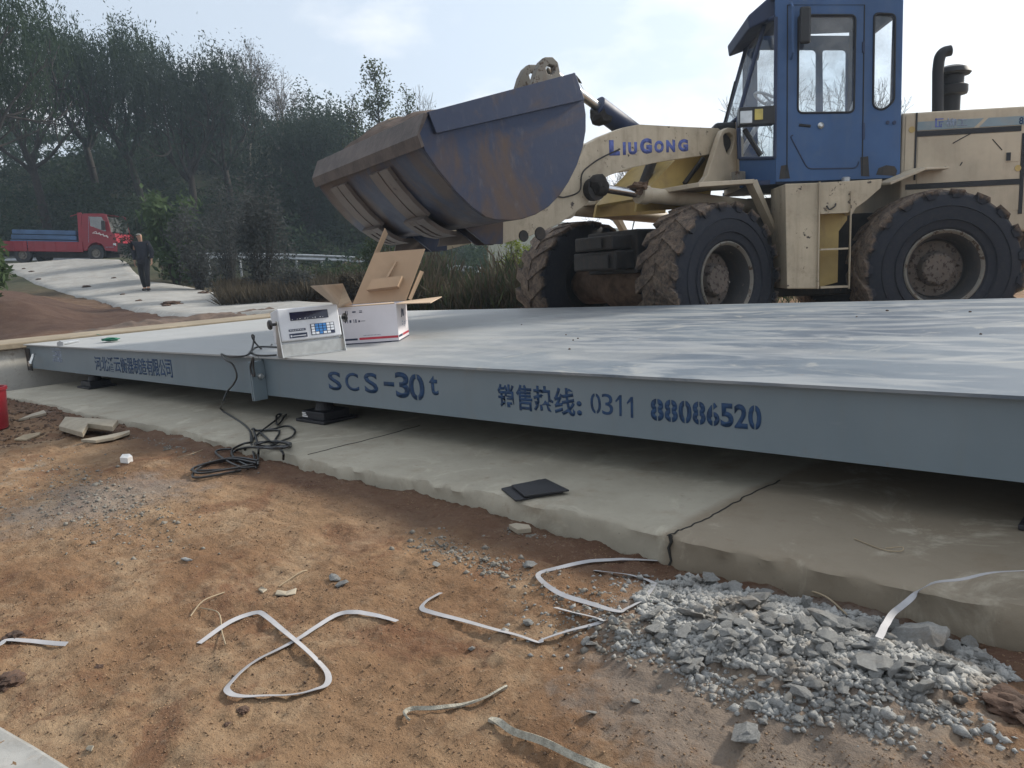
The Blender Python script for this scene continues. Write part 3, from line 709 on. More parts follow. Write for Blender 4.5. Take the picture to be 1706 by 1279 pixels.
bx('edge_line', M['navy'], .0, .995, .006, .03); by('edge_line', M['navy'], .0, .99, .006, .03)
mb = MB()
for (a, b, c, d) in ((.12, .135, .78, .90), (.15, .16, .78, .90), (.24, .30, .84, .875), (.36, .41, .83, .85), (.36, .41, .87, .885), (.10, .12, .58, .66), (.14, .15, .57, .66), (.18, .21, .58, .65), (.25, .26, .57, .66), (.28, .30, .57, .66), (.33, .36, .58, .63), (.37, .45, .60, .612)):
    mb.box(a*BW, b*BW, -.0015, -.0003, c*BH, d*BH)
for k in range(12): mb.box((.4+.025*k)*BW, (.412+.025*k)*BW, -.0015, -.0003, .21*BH, .225*BH)
mb.build('print', M['navy'], cb)
mb = MB()
mb.hexa([(BW+.0004, .36*BD, .60*BH), (BW+.0004, .42*BD, .60*BH), (BW+.0016, .42*BD, .60*BH), (BW+.0016, .36*BD, .60*BH), (BW+.0004, .44*BD, .84*BH), (BW+.0004, .50*BD, .84*BH), (BW+.0016, .50*BD, .84*BH), (BW+.0016, .44*BD, .84*BH)])
mb.hexa([(BW+.0004, .52*BD, .62*BH), (BW+.0004, .64*BD, .62*BH), (BW+.0016, .64*BD, .62*BH), (BW+.0016, .52*BD, .62*BH), (BW+.0004, .49*BD, .80*BH), (BW+.0004, .55*BD, .80*BH), (BW+.0016, .55*BD, .80*BH), (BW+.0016, .49*BD, .80*BH)])
mb.box(BW+.0004, BW+.0016, .58*BD, .64*BD, .62*BH, .82*BH)
mb.build('printed_emblem', M['navy'], cb)
for k in range(2): mb = MB(); mb.box(BW+.0004, BW+.0016, (.42)*BD, (.47)*BD, (.46-.08*k)*BH, (.50-.08*k)*BH); mb.build('print', M['inkgrey'], cb)
for k in range(3): mb = MB(); mb.box(BW+.0004, BW+.0016, .56*BD, (.9-.1*k)*BD, (.44-.05*k)*BH, (.452-.05*k)*BH); mb.build('print', M['inkgrey'], cb)

# ------------------------------------------------------------------ cables
def sg(px, py, dz=.006):     # slab top if the pixel sees it, else the ground
    p = onz(px, py, dz)
    if p[1] > slab_edge(p[0])+.03: return p
    p = hit(px, py); p[2] += dz
    e = slab_edge(p[0])-.025
    if p[1] > e: p = ony(px, py, e); p[2] = max(p[2], gz(p[0], e-.03)+dz)
    return p
def zc(x, y): return 300+x*.2033, 560+y*.2033
mb = MB()
def wire(mb, pts, r=.0066, n=7): mb.tube(catmull(pts, n), r, 6)
deckp = [onz(*zc(x, y), ZT+.008) for x, y in ((850, 92), (720, 85), (630, 88), (590, 110), (560, 145), (510, 163), (400, 166))]
ex, ey = zc(340, 167); pe = ony(ex, ey, YP-.006); pe[2] = ZT+.005
hang = [ony(*zc(x, y), 2.70) for x, y in ((375, 195), (430, 230), (465, 320), (440, 390), (385, 455))]
fl = [sg(*zc(x, y)) for x, y in ((332, 590), (350, 612), (430, 660), (520, 720), (575, 780), (582, 860), (605, 980), (632, 1090))]
mid = ony(*zc(352, 535), 2.62)
wire(mb, deckp+[pe]+hang+[mid]+fl)
up = lambda x, y, z: np.array([*onz(*zc(x, 150), ZT)[:2], z])
a = onz(*zc(585, 135), ZT); dq = a
loop = []
for x, y in ((585, 135), (600, 60), (606, 0), (590, -10), (596, 20), (640, 80), (710, 125), (760, 130)):
    d = ray(*zc(x, y)); t = np.linalg.norm(a[:2])/np.linalg.norm(d[:2]); loop.append(CAM+d*t*(1+.0005*x-.29))
loop[0][2] = loop[-1][2] = ZT+.008
wire(mb, loop)
wire(mb, [onz(*zc(x, y), ZT+.008) for x, y in ((590, 110), (585, 130), (620, 152), (700, 158), (790, 154))])
# bight hanging behind the joint plates
wire(mb, [ony(*zc(x, y), 2.66) for x, y in ((600, 172), (585, 210), (578, 260), (590, 310), (612, 325), (600, 250), (603, 180))])
tag(mb.build('cable', M['cable'], smooth=True), 'thin black cable from the indicator hanging over the front edge of the weighbridge', 'cable')
mb = MB()
def gl(pts, r=.0068, lift=.010): wire(mb, [sg(*zc(x, y), lift+.004*random.random()) for x, y in pts], r)
gl([(575, 780), (590, 860), (520, 880), (440, 920), (425, 980), (460, 1030), (560, 1080), (630, 1100)])
gl([(600, 755), (640, 770), (800, 770), (810, 800), (780, 850), (800, 860)])
gl([(590, 760), (650, 770), (760, 760), (880, 735), (940, 770), (920, 820), (830, 860), (700, 910), (560, 910), (460, 950), (430, 990), (480, 1040)])
gl([(870, 640), (800, 725), (790, 650), (830, 640), (780, 690), (640, 800), (530, 930)], lift=.012)
gl([(660, 790), (760, 880), (840, 950), (850, 1040)], lift=.012)
gl([(600, 755), (640, 900), (645, 1010), (640, 1090)], lift=.018)
gl([(640, 1050), (450, 1030), (200, 1080), (105, 1120), (130, 1145), (350, 1125), (620, 1110)], lift=.02)
gl([(640, 1080), (400, 1040), (180, 1100), (105, 1160), (150, 1180), (300, 1160), (500, 1120)], lift=.012)
gl([(630, 1090), (420, 1050), (160, 1110), (110, 1145), (170, 1165), (380, 1140), (600, 1095)], lift=.026)
gl([(420, 950), (330, 950), (295, 970), (350, 1020), (460, 1080), (560, 1110)], lift=.012)
for k in range(4): gl([(760+(150-6*k)*math.cos(t)+4*k, 882+(20+3*k)*math.sin(t)+3*k) for t in np.linspace(0, 6.5, 14)], lift=.008+.009*k)
gl([(780, 860), (860, 875), (905, 895), (890, 910), (820, 905)], lift=.02)
tag(mb.build('cable_coil', M['cable'], smooth=True), 'tangled coil of black cable lying half on the slab and half on the dirt', 'cable')

# ------------------------------------------------------------------ small things on deck and slab
def ripple(px_pts, z, hgt, name, mat, seed):
    c = np.mean([onz(*p, z) for p in px_pts], 0)
    return c
gc = onz(200, 569, ZT)
mb = MB(); mb.lump((gc[0], gc[1], ZT+.05), (.15, .20, .075), 4, 4, .5, 2.2); mb.lump((gc[0]+.08, gc[1]-.03, ZT+.09), (.09, .12, .085), 8, 4, .55, 2.5); mb.lump((gc[0]-.12, gc[1]-.05, ZT+.03), (.12, .08, .02), 9, 3, .4, 2)
for v in mb.bm.verts: v.co.z = max(v.co.z, ZT+.002)
tag(mb.build('green_cloth', M['green'], smooth=True, auto=180), 'crumpled dark green cloth on the far left of the deck', 'cloth')
p0 = onz(100, 573, ZT+.02); p1 = onz(130, 568, ZT+.012); mb = MB(); dv = Vector(p1-p0).normalized()
mb.tube([p0, p0+np.array(dv)*.03], .035, 6); mb.tube([p0+np.array(dv)*.03, p1], .016, 10)
tag(mb.build('bolt', M['galv']), 'long galvanised bolt lying on the left edge of the deck', 'bolt')
for nm, pts, z, lab in (('rubber_pad', [(838, 812), (902, 797), (941, 817), (862, 832)], .009, 'black rubber pad on the slab, lower of the two stacked'), ('rubber_pad', [(846, 808), (903, 797), (942, 816), (868, 826)], .021, 'black rubber pad on the slab, upper of the two stacked')):
    P = [onz(x+(0 if z > .02 else -3), y+(0 if z > .02 else 1), z) for x, y in pts]; mb = MB()
    if z > .02: P = [p+np.array([.012, .01, 0]) for p in P]
    mb.hexa([(p[0], p[1], z-.007) for p in P][::1]+[(p[0], p[1], z) for p in P])
    tag(mb.build(nm, M['rubber'], bevel=.001), lab, 'rubber pad')
# small pebbles on the deck
for k, (px, py) in enumerate(((869, 541), (943, 558), (955, 567), (963, 564), (949, 582), (1427, 528), (1478, 518), (1616, 520), (1634, 557))):
    if px > 1706: continue
    p = onz(px, py, ZT); mb = MB(); r = .005+.004*random.random(); mb.lump((p[0], p[1], ZT+r*.5), (r*1.3, r, r*.7), k, 2, .4)
    tag(mb.build('pebble', M['grassmud']), 'small dark crumb of soil on the steel deck', 'pebble', 'soil crumbs on the deck')

# ------------------------------------------------------------------ foreground litter
def gp(px, py, dz=.004): p = hit(px, py); p[2] += dz; return p
def strap(name, pts, label, mat='strap', wd=.0168, n=8, lift=.003, group=None, cat='strap', thick=.0012, twist=.35, onslab=False):
    P = catmull([(sg if onslab else gp)(*p) for p in pts], n); N = len(P); sd = []; Q = []
    for i, p in enumerate(P):
        z = max(gz(p[0], p[1]), p[2]-.004)+lift+.006*abs(math.sin(i*.23+len(pts))); 
        Q.append(np.array([p[0], p[1], z]))
    # smooth the height along the band: it is stiff and bridges hollows
    zz = np.array([q[2] for q in Q]); k = np.ones(9)/9; zs = np.convolve(np.pad(zz, 4, mode='edge'), k, 'valid')
    for i in range(N): Q[i][2] = max(zs[i], zz[i]-.006)
    for i in range(N):
        d = Vector(Q[min(i+1, N-1)]-Q[max(i-1, 0)]).normalized(); s = Vector((0, 0, 1)).cross(d).normalized(); a = twist*math.sin(i*.11+len(pts))
        sd.append(s*math.cos(a)+Vector((0, 0, 1))*math.sin(a))
    mb = MB(); mb.ribbon(Q, wd, thick, sd)
    return tag(mb.build(name, M[mat], smooth=True), label, cat, group)
strap('strapping_band', [(332, 1077), (385, 1043), (425, 1026), (447, 1036), (490, 1070), (528, 1105), (547, 1130), (543, 1146), (516, 1158), (465, 1166), (405, 1165), (380, 1157), (386, 1140), (430, 1105), (500, 1068), (560, 1035), (590, 1023), (622, 1029), (662, 1040)], 'pale strapping band crossing over itself in a figure eight on the dirt')
strap('strapping_band', [(735, 993), (712, 1005), (703, 1016), (716, 1025), (770, 1037), (850, 1060), (897, 1074), (905, 1073), (950, 1058), (1000, 1042), (1003, 1038), (985, 1031), (925, 1019)], 'pale strapping band bent in a wide V on the dirt left of the rubble', n=6)
strap('strapping_band', [(1096, 937), (1040, 937), (990, 939), (940, 946), (900, 959), (903, 972), (938, 995), (985, 1012), (1028, 1023), (1040, 1021), (1068, 1004), (1089, 982), (1084, 973), (1040, 962), (990, 953)], 'pale strapping band curled in a loop against the slab beside the rubble')
strap('strapping_band', [(-30, 1095), (0, 1078), (14, 1071), (60, 1073), (112, 1077)], 'short pale strip of strapping band at the left edge of the dirt', n=6)
strap('strapping_band', [(1464, 1096), (1490, 1060), (1520, 1025), (1548, 1002), (1600, 991), (1660, 984), (1760, 977)], 'long pale strapping band running over the rubble onto the slab', lift=.05, n=6, onslab=True)
strap('woven_tape', [(682, 1209), (675, 1197), (688, 1189), (735, 1188), (785, 1181), (825, 1164), (845, 1152)], 'short frayed white woven tape with a curled end on the dirt', 'rope', .010, 6, .006, None, 'tape', .005, 1.2)
strap('woven_tape', [(816, 1202), (832, 1212), (855, 1226), (900, 1246), (960, 1272), (1030, 1300)], 'thick frayed white woven tape running out at the bottom of the picture', 'rope', .016, 6, .006, None, 'tape', .007, 1.0)
def stalk(pts, label, r=.0022):
    mb = MB(); mb.tube(catmull([gp(*p, .004+.012*(k % 2)) for k, p in enumerate(pts)], 5), r, 5)
    tag(mb.build('dry_stalk', M['twig']), label, 'dry stalk')
stalk([(318, 1030), (340, 1012), (375, 992)], 'short pale dry stalk left of the figure-eight strap')
stalk([(335, 1016), (365, 1030), (370, 1055), (377, 1084)], 'crooked pale dry stalk under the figure-eight strap')
stalk([(1330, 982), (1375, 1008), (1412, 1028)], 'straight pale dry stalk at the top of the rubble beside the slab', .003)
stalk([(465, 980), (500, 962), (512, 953)], 'thin dark dry stalk on the dirt beside the flat pale flake')
stalk([(295, 764), (322, 760), (338, 750)], 'pale wire stalk beside the cable coil')
p = [onz(1423, 897, .004), onz(1470, 915, .004), onz(1500, 918, .006), onz(1503, 911, .012), onz(1475, 913, .008)]
mb = MB(); mb.tube(catmull(p, 6), .002, 5); tag(mb.build('dry_stalk', M['twig']), 'looped pale straw lying on the slab under the deck', 'dry stalk')

def rock_mesh(name, seed, mat, flat=.7, sub=2, rough=.10):
    rs = np.random.default_rng(seed); bm = bmesh.new()
    for k in range(15):
        v = rs.normal(size=3); v /= np.linalg.norm(v); v *= rs.uniform(.75, 1.05); bm.verts.new((v[0], v[1]*.8, v[2]*flat))
    r = bmesh.ops.convex_hull(bm, input=bm.verts)
    bmesh.ops.delete(bm, geom=[g for g in r['geom_interior'] if isinstance(g, bmesh.types.BMVert)], context='VERTS')
    bmesh.ops.triangulate(bm, faces=bm.faces)
    bmesh.ops.subdivide_edges(bm, edges=bm.edges, cuts=sub, use_grid_fill=True)
    for v in bm.verts: v.co *= 1+rough*mnoise.fractal(v.co*2.6+Vector((seed, 0, 0)), 1, 2, 3)
    bmesh.ops.recalc_face_normals(bm, faces=bm.faces)
    me = bpy.data.meshes.new(name); bm.to_mesh(me); bm.free(); me.materials.append(mat)
    me.polygons.foreach_set('use_smooth', [True]*len(me.polygons)); me.set_sharp_from_angle(angle=R(28)); return me
rocks = [rock_mesh('concrete_chunk', 40+k, M['rubble'], random.uniform(.45, .8), 3, .16) for k in range(12)]
def put_rock(name, me, p, r, label, cat, group=None, sink=.25, sq=1.0):
    o = bpy.data.objects.new(name, me); col.objects.link(o); o.location = (p[0], p[1], p[2]+r*sq*.6*(1-sink))
    o.scale = (r*random.uniform(.85, 1.25), r*random.uniform(.85, 1.25), r*sq*random.uniform(.8, 1.1)); o.rotation_euler = (random.uniform(-.4, .4), random.uniform(-.4, .4), random.uniform(0, 6.3))
    return tag(o, label, cat, group)
poly = [(1062, 1022), (1100, 985), (1150, 968), (1215, 985), (1300, 1003), (1400, 1022), (1450, 1040), (1540, 1050), (1620, 1080), (1680, 1125), (1640, 1160), (1560, 1190), (1440, 1200), (1340, 1180), (1230, 1150), (1140, 1120), (1090, 1070)]
def inside(x, y, P):
    c = False; j = len(P)-1
    for i in range(len(P)):
        if (P[i][1] > y) != (P[j][1] > y) and x < (P[j][0]-P[i][0])*(y-P[i][1])/(P[j][1]-P[i][1])+P[i][0]: c = not c
        j = i
    return c
# named chunks first, then the heap
named = [(1385, 1046, 44, 'largest pale concrete chunk near the top of the rubble heap'), (1530, 1080, 46, 'flat slab-like concrete fragment lying on the right of the rubble'), (1335, 1048, 26, 'rounded concrete chunk left of the largest pale chunk'),
         (1152, 1113, 25, 'concrete chunk at the lower left corner of the rubble'), (1240, 1234, 29, 'lone concrete chunk on the dirt below the rubble at the bottom of the picture'), (1135, 1062, 22, 'angular concrete chunk on the left flank of the rubble'),
         (1085, 1030, 25, 'concrete chunk touching the looped strapping band'), (1450, 1118, 36, 'wide concrete chunk in the middle of the rubble'), (1058, 1171, 9, 'small grey chip alone on the dirt below the V strap'),
         (986, 1193, 10, 'small grey chip alone on the dirt near the bottom of the picture'), (727, 945, 9, 'small flat grey stone on the dirt in the middle of the picture'), (786, 1086, 9, 'small reddish stone on the dirt right of the figure-eight strap'),
         (557, 967, 12, 'dark speckled stone, upper of two on the dirt'), (571, 975, 12, 'pale speckled stone, lower of two on the dirt'), (884, 945, 14, 'grey stone beside the slab left of the looped strap'), (880, 1040, 10, 'small grey stone inside the V strap'), (1262, 1185, 18, 'grey chunk in the small scatter below the rubble')]
for (x, y, r, lab) in named:
    p = gp(x, y, 0); t = np.linalg.norm(p-CAM)
    put_rock('concrete_chunk', random.choice(rocks), p, r*t/FPX, lab, 'concrete chunk', None, .35, .75)
n = 0; tries = 0
while n < 235 and tries < 4000:
    tries += 1
    x, y = random.uniform(1050, 1700), random.uniform(960, 1210)
    if not inside(x, y, poly): continue
    p = gp(x, y, 0); t = np.linalg.norm(p-CAM); r = random.choice([7, 8, 9, 10, 12, 13, 15, 18, 22])*(.75+.5*random.random())*.92
    if y > 1130: r *= .75
    put_rock('concrete_chunk', random.choice(rocks), p+np.array([0, 0, random.uniform(0, .018)]), r*t/FPX, 'grey broken concrete chunk in the rubble heap beside the slab', 'concrete chunk', 'broken concrete chunks heaped beside the slab', .3, .8); n += 1
for k in range(24):   # trail of chips towards the V strap and along the slab
    x, y = random.choice([(random.gauss(1010, 32), random.gauss(1062, 12)), (random.gauss(1090, 30), random.gauss(1080, 9)), (random.gauss(1330, 40), random.gauss(1212, 8))])
    p = gp(x, y, 0); t = np.linalg.norm(p-CAM)
    put_rock('concrete_chunk', random.choice(rocks), p, random.uniform(5, 12)*t/FPX, 'small pale concrete chip scattered around the rubble heap', 'concrete chip', 'small concrete chips around the rubble', .3, .8)
def crumbs(name, pts, rr, mat, label, cat):
    base = np.array([(1, 0, 0), (-1, 0, 0), (0, 1, 0), (0, -1, 0), (0, 0, 1), (0, 0, -1)], float)
    tri = np.array([(0, 2, 4), (2, 1, 4), (1, 3, 4), (3, 0, 4), (2, 0, 5), (1, 2, 5), (3, 1, 5), (0, 3, 5)])
    n = len(pts); V = base[None]*(rr[:, None, None]*rng.uniform(.5, 1.3, (n, 6, 1)))
    a = rng.uniform(0, 6.28, n); ca, sa = np.cos(a), np.sin(a); b = rng.uniform(-.6, .6, n)
    x = V[:, :, 0]*ca[:, None]-V[:, :, 1]*sa[:, None]; y = V[:, :, 0]*sa[:, None]+V[:, :, 1]*ca[:, None]; z = V[:, :, 2]*.7
    y2 = y*np.cos(b)[:, None]-z*np.sin(b)[:, None]; z2 = y*np.sin(b)[:, None]+z*np.cos(b)[:, None]
    V = np.stack([x, y2, z2], -1)+pts[:, None, :]
    F = (tri[None]+6*np.arange(n)[:, None, None]).reshape(-1, 3)
    return tag(mesh_np(name, V.reshape(-1, 3), F, mat), label, cat, kind='stuff')
def scatter(n, x0, x1, y0, y1, cond=None):
    X = rng.uniform(x0, x1, n); Y = rng.uniform(y0, y1, n)
    if cond is not None: k = cond(X, Y); X, Y = X[k], Y[k]
    return np.stack([X, Y, height(X, Y)], -1)
pm = [onz(*q, -.1)[:2] for q in poly]; cxm = np.mean([q[0] for q in pm]); cym = np.mean([q[1] for q in pm])
sc_ = 1.12; sc_ = 1.04; pm2 = [((q[0]-cxm)*sc_+cxm, (q[1]-cym)*sc_+cym) for q in pm]
P = scatter(90000, -1.9, .3, .9, 2.25, lambda X, Y: np.array([inside(a, b, pm2) for a, b in zip(X, Y)]))
crumbs('concrete_gravel', P+np.array([0, 0, .003]), rng.gamma(2.2, .0026, len(P))+.0025, M['rubble'], 'fine grey concrete gravel under and around the rubble heap', 'gravel')
# grey crushed patch on the left dirt, pale bits along the slab foot
def patch(px, py, sx, sy, n):
    c = gp(px, py, 0); X = rng.normal(c[0], sx, n); Y = rng.normal(c[1], sy, n); k = Y < 2.19; X, Y = X[k], Y[k]; return np.stack([X, Y, height(X, Y)], -1)
P = np.concatenate([patch(170, 838, .40, .10, 900), patch(150, 800, .5, .10, 500), patch(60, 850, .4, .08, 300), patch(735, 915, .10, .05, 320), patch(820, 945, .12, .05, 300), patch(250, 735, .5, .03, 250), patch(650, 800, .5, .02, 300), patch(870, 884, .06, .015, 120), patch(1060, 1060, .10, .05, 500), patch(960, 1000, .12, .06, 260)])
crumbs('crushed_concrete', P, rng.gamma(1.5, .0026, len(P))+.0015, M['chip'], 'scattered crushed grey concrete crumbs on the dirt', 'gravel')
P = scatter(13000, -6.5, .4, .35, 2.2, lambda X, Y: fbm(X*3, Y*3, 3) > -.15)
crumbs('soil_crumbs', P, np.minimum(rng.gamma(1.1, .0015, len(P))+.0008, .006), M['mud'], 'loose reddish brown soil crumbs over the foreground dirt', 'soil')
M['grit'] = simple('sandy_grit', (.225, .145, .085), .95, var=.45, scale=14)
P = scatter(60000, -4.6, .3, .35, 2.2, lambda X, Y: fbm(X*2.2+9, Y*2.2, 4) > -.08)
crumbs('sandy_grit', P, np.minimum(rng.gamma(1.3, .0011, len(P))+.0007, .0045), M['grit'], 'sandy grit and small clods strewn over the foreground dirt', 'soil')
P = np.concatenate([patch(1300, 1180, .06, .022, 420), patch(1430, 1195, .06, .02, 420), patch(1180, 1140, .045, .025, 260), patch(1560, 1185, .06, .02, 300), patch(1075, 1075, .05, .025, 300), patch(1110, 985, .10, .05, 400), patch(1640, 1150, .05, .025, 300), patch(985, 1030, .16, .10, 260)])
crumbs('loose_gravel', P, rng.gamma(1.5, .0032, len(P))+.0015, M['rubble'], 'loose grey gravel spilling from the rubble onto the dirt', 'gravel')
P = scatter(5000, -12, -6, .6, 2.2); 
crumbs('soil_crumbs', P, rng.gamma(1.6, .006, len(P))+.003, M['mud'], 'loose soil crumbs over the far left dirt', 'soil')
# clods
for (x, y, r, lab) in ((1690, 1190, 48, 'large dark soil clod at the right edge below the rubble'), (22, 1063, 18, 'dark soil clod above the short strip of strapping band'), (14, 1138, 24, 'dark soil clod below the short strip of strapping band'), (165, 1113, 8, 'small curled clod with a pale leaf on the dirt'), (405, 1185, 11, 'small dry clod below the figure-eight strap'), (380, 1208, 7, 'small ochre stone near the bottom of the dirt')):
    p = gp(x, y, 0); r *= np.linalg.norm(p-CAM)/FPX*.72; mb = MB(); mb.lump((p[0], p[1], p[2]+r*.05), (r*1.2, r, r*.5), x % 17, 4, .45, 2.2); tag(mb.build('soil_clod', M['grassmud'], smooth=True), lab, 'soil clod')
# pale flakes and foam
def slabpiece(name, pts, t, mat, label, cat, dz=.001, curl=0):
    P = [gp(x, y, dz+(curl if k % 2 else 0)) for k, (x, y) in enumerate(pts)]; mb = MB(); n = len(P)
    lo = [mb.bm.verts.new((p[0], p[1], p[2])) for p in P]; hi = [mb.bm.verts.new((p[0], p[1], p[2]+t)) for p in P]
    mb.bm.faces.new(lo[::-1]); mb.bm.faces.new(hi)
    for k in range(n): mb.bm.faces.new((lo[k], lo[(k+1) % n], hi[(k+1) % n], hi[k]))
    return tag(mb.build(name, M[mat], bevel=.003), label, cat)
slabpiece('broken_board', [(100, 724), (112, 714), (165, 713), (200, 721), (190, 726), (150, 728), (140, 737)], .035, 'foam', 'broken pale board lying by the slab on the left', 'board', .03, .03)
slabpiece('broken_board', [(136, 740), (160, 741), (190, 736), (217, 727), (217, 723), (180, 732)], .02, 'foam', 'thin curved pale board strip under the broken pale board', 'board', .01)
slabpiece('broken_board', [(32, 704), (50, 700), (78, 692), (74, 688), (52, 695)], .02, 'foam', 'narrow pale board strip beside the abutment', 'board')
slabpiece('plaster_flake', [(24, 736), (40, 728), (68, 722), (66, 727), (44, 735)], .012, 'twig', 'narrow brown board splinter left of the broken pale board', 'board')
slabpiece('white_lump', [(201, 772), (205, 766), (217, 765), (222, 769), (214, 774)], .035, 'white', 'white foam lump on the dirt in front of the cable coil', 'foam')
slabpiece('plaster_flake', [(458, 993), (462, 986), (478, 988), (495, 985), (493, 991), (476, 994)], .006, 'foam', 'flat pale flake on the dirt above the figure-eight strap', 'flake')
slabpiece('plaster_flake', [(430, 985), (436, 980), (446, 984), (438, 990)], .006, 'foam', 'small pale flake left of the flat pale flake', 'flake')
slabpiece('plaster_flake', [(301, 935), (310, 931), (322, 935), (312, 938)], .006, 'rubble', 'bluish grey flake on the dirt far from the straps', 'flake')
slabpiece('plaster_flake', [(848, 882), (860, 879), (882, 882), (886, 889), (862, 891)], .02, 'foam', 'pale broken mortar piece at the foot of the slab', 'mortar')
slabpiece('plaster_flake', [(143, 1253), (148, 1250), (158, 1250), (153, 1256)], .006, 'foam', 'tiny pale flake beside the concrete pavement', 'flake')
# red container at the left edge
p = hit(-22, 716); mb = MB(); r = .17
mb.lathe([(0, 0), (r*.85, 0), (r*.88, .02), (r, .30), (r*1.06, .30), (r*1.06, .325), (r*.96, .325), (r*.84, .03), (0, .03)], 'z', 28, p)
rb = tag(mb.build('bucket', simple('red_plastic', (.30, .02, .03), .4), smooth=True), 'red plastic bucket cut by the left edge of the picture', 'bucket')
mb = MB(); mb.tube(catmull([p+np.array([r*1.05*math.cos(t), .02, .30+.10*math.sin(t)]) for t in np.linspace(0, math.pi, 9)], 3), .004, 6); mb.build('handle', M['steel'], rb)

# ------------------------------------------------------------------ wheel loader
def frame(fwd, pitch, P, local):
    f = np.array(fwd); l = np.array([-f[1], f[0], 0]); u = np.array([0, 0, 1.])
    f2 = f*math.cos(pitch)+u*math.sin(pitch); u2 = u*math.cos(pitch)-f*math.sin(pitch)
    B = np.stack([f2, l, u2], 1); return B, P-B@np.array(local)
def m4(B, O):
    m = Matrix.Identity(4)
    for i in range(3):
        for j in range(3): m[i][j] = B[i, j]
        m[i][3] = O[i]
    return m
_a, _b, _p = R(5), R(33), R(1.5)
Br, Or = frame(-(math.cos(_a)*rh-math.sin(_a)*fh), _p, dep(1576, 447.5, 8.2), (-1.6, 1.5, .83))
Bf, Of = frame(-(math.cos(_b)*rh+math.sin(_b)*fh), _p, dep(1217, 466, 8.35), (1.6, 1.5, .83))
def loc(B, O_, px, py, y):
    d = B.T@ray(px, py); c = B.T@(CAM-O_); return c+d*((y-c[1])/d[1])
def lr(px, py, y=.85): q = loc(Br, Or, px, py, y); return (q[0], q[2])
def lf(px, py, y=.65): q = loc(Bf, Of, px, py, y); return (q[0], q[2])
Tr, Tf = m4(Br, Or), m4(Bf, Of); RF = Tr.inverted() @ Tf
ld = tag(empty('wheel_loader', mat=Tr), 'muddy cream wheel loader with blue cab and raised bucket, standing behind the weighbridge', 'wheel loader')
def m_tyre():
    g = NG('muddy_tyre_rubber')
    ln = g.n('ShaderNodeVectorMath', operation='LENGTH'); sx = g.n('ShaderNodeSeparateXYZ'); cx = g.n('ShaderNodeCombineXYZ')
    g.l(g.tc.outputs['Object'], sx.inputs[0]); g.l(sx.outputs[0], cx.inputs[0]); g.l(sx.outputs[2], cx.inputs[2]); g.l(cx.outputs[0], ln.inputs[0])
    n = g.noise(7, 8, .7); n2 = g.noise(22, 6, .7)
    rr = g.math('ADD', ln.outputs['Value'], g.math('MULTIPLY', g.math('SUBTRACT', n, .5), .16))
    mud = g.math('MULTIPLY', g.ramp(rr, .775, .825), g.math('ADD', .45, g.math('MULTIPLY', g.ramp(n2, .38, .55), .55)))
    dust = g.math('MULTIPLY', g.ramp(n2, .4, .75), .35)
    rub = g.mix(dust, (.013, .016, .026), (.05, .046, .045))
    mc = g.mix(g.ramp(n, .35, .65), (.27, .205, .15), (.145, .105, .078)); mc = g.mix(g.math('MULTIPLY', g.ramp(n2, .52, .7), .6), mc, (.12, .065, .045))
    g.bump(g.math('ADD', g.math('MULTIPLY', n2, mud), g.math('MULTIPLY', n, mud)), .9, .02)
    return g.done(g.mix(mud, rub, mc), .85)
M['tyre'] = m_tyre()
M['rimgrey'] = paint('rusty_rim', (.20, .19, .165), rough=.7, chip=(.06, .035, .02), amt=.55, dust=(.15, .10, .07), dustamt=.6, scale=6)
M['hubmud'] = paint('muddy_hub', (.135, .115, .10), rough=.9, chip=(.05, .035, .03), amt=.54, dust=(.14, .10, .075), dustamt=.6, scale=8)
M['rimdark'] = paint('dark_rim', (.035, .034, .036), rough=.7, chip=(.12, .10, .08), amt=.62, dust=(.10, .075, .055), dustamt=.4, scale=6)
def tyre_mesh(seed):
    mb = MB(); RR = .825
    mb.lathe([(.395, -.24), (.44, -.285), (.50, -.30), (.60, -.315), (.70, -.305), (.775, -.275), (RR, -.2), (RR+.006, 0), (RR, .2), (.775, .275), (.70, .305), (.60, .315), (.50, .30), (.44, .285), (.395, .24)], 'y', 72)
    for r_ in (.52, .66): mb.lathe([(r_-.008, .306), (r_, .322), (r_+.008, .306)], 'y', 72)
    rs = random.Random(seed); N = 19
    for s in (-1, 1):
        for k in range(N):
            t0 = 2*math.pi*(k+(.5 if s > 0 else 0))/N
            def P(r, y, t): return (r*math.cos(t), s*y, r*math.sin(t))
            w = .104; d1 = .22; j = rs.uniform(-.012, .006)
            mb.hexa([P(.79, .0, t0+d1-w), P(.79, .0, t0+d1+w), P(.75, .27, t0+w*1.05), P(.75, .27, t0-w*1.05), P(.858+j, .0, t0+d1-w*.75), P(.858+j, .0, t0+d1+w*.75), P(.845+j, .30, t0+w*.85), P(.845+j, .30, t0-w*.85)])
            mb.hexa([P(.845+j, .29, t0-w*.85), P(.845+j, .29, t0+w*.85), P(.745, .28, t0+w*.5), P(.745, .28, t0-w*.5), P(.835+j, .312, t0-w*.8), P(.835+j, .312, t0+w*.8), P(.745, .304, t0+w*.45), P(.745, .304, t0-w*.45)])
    return mb
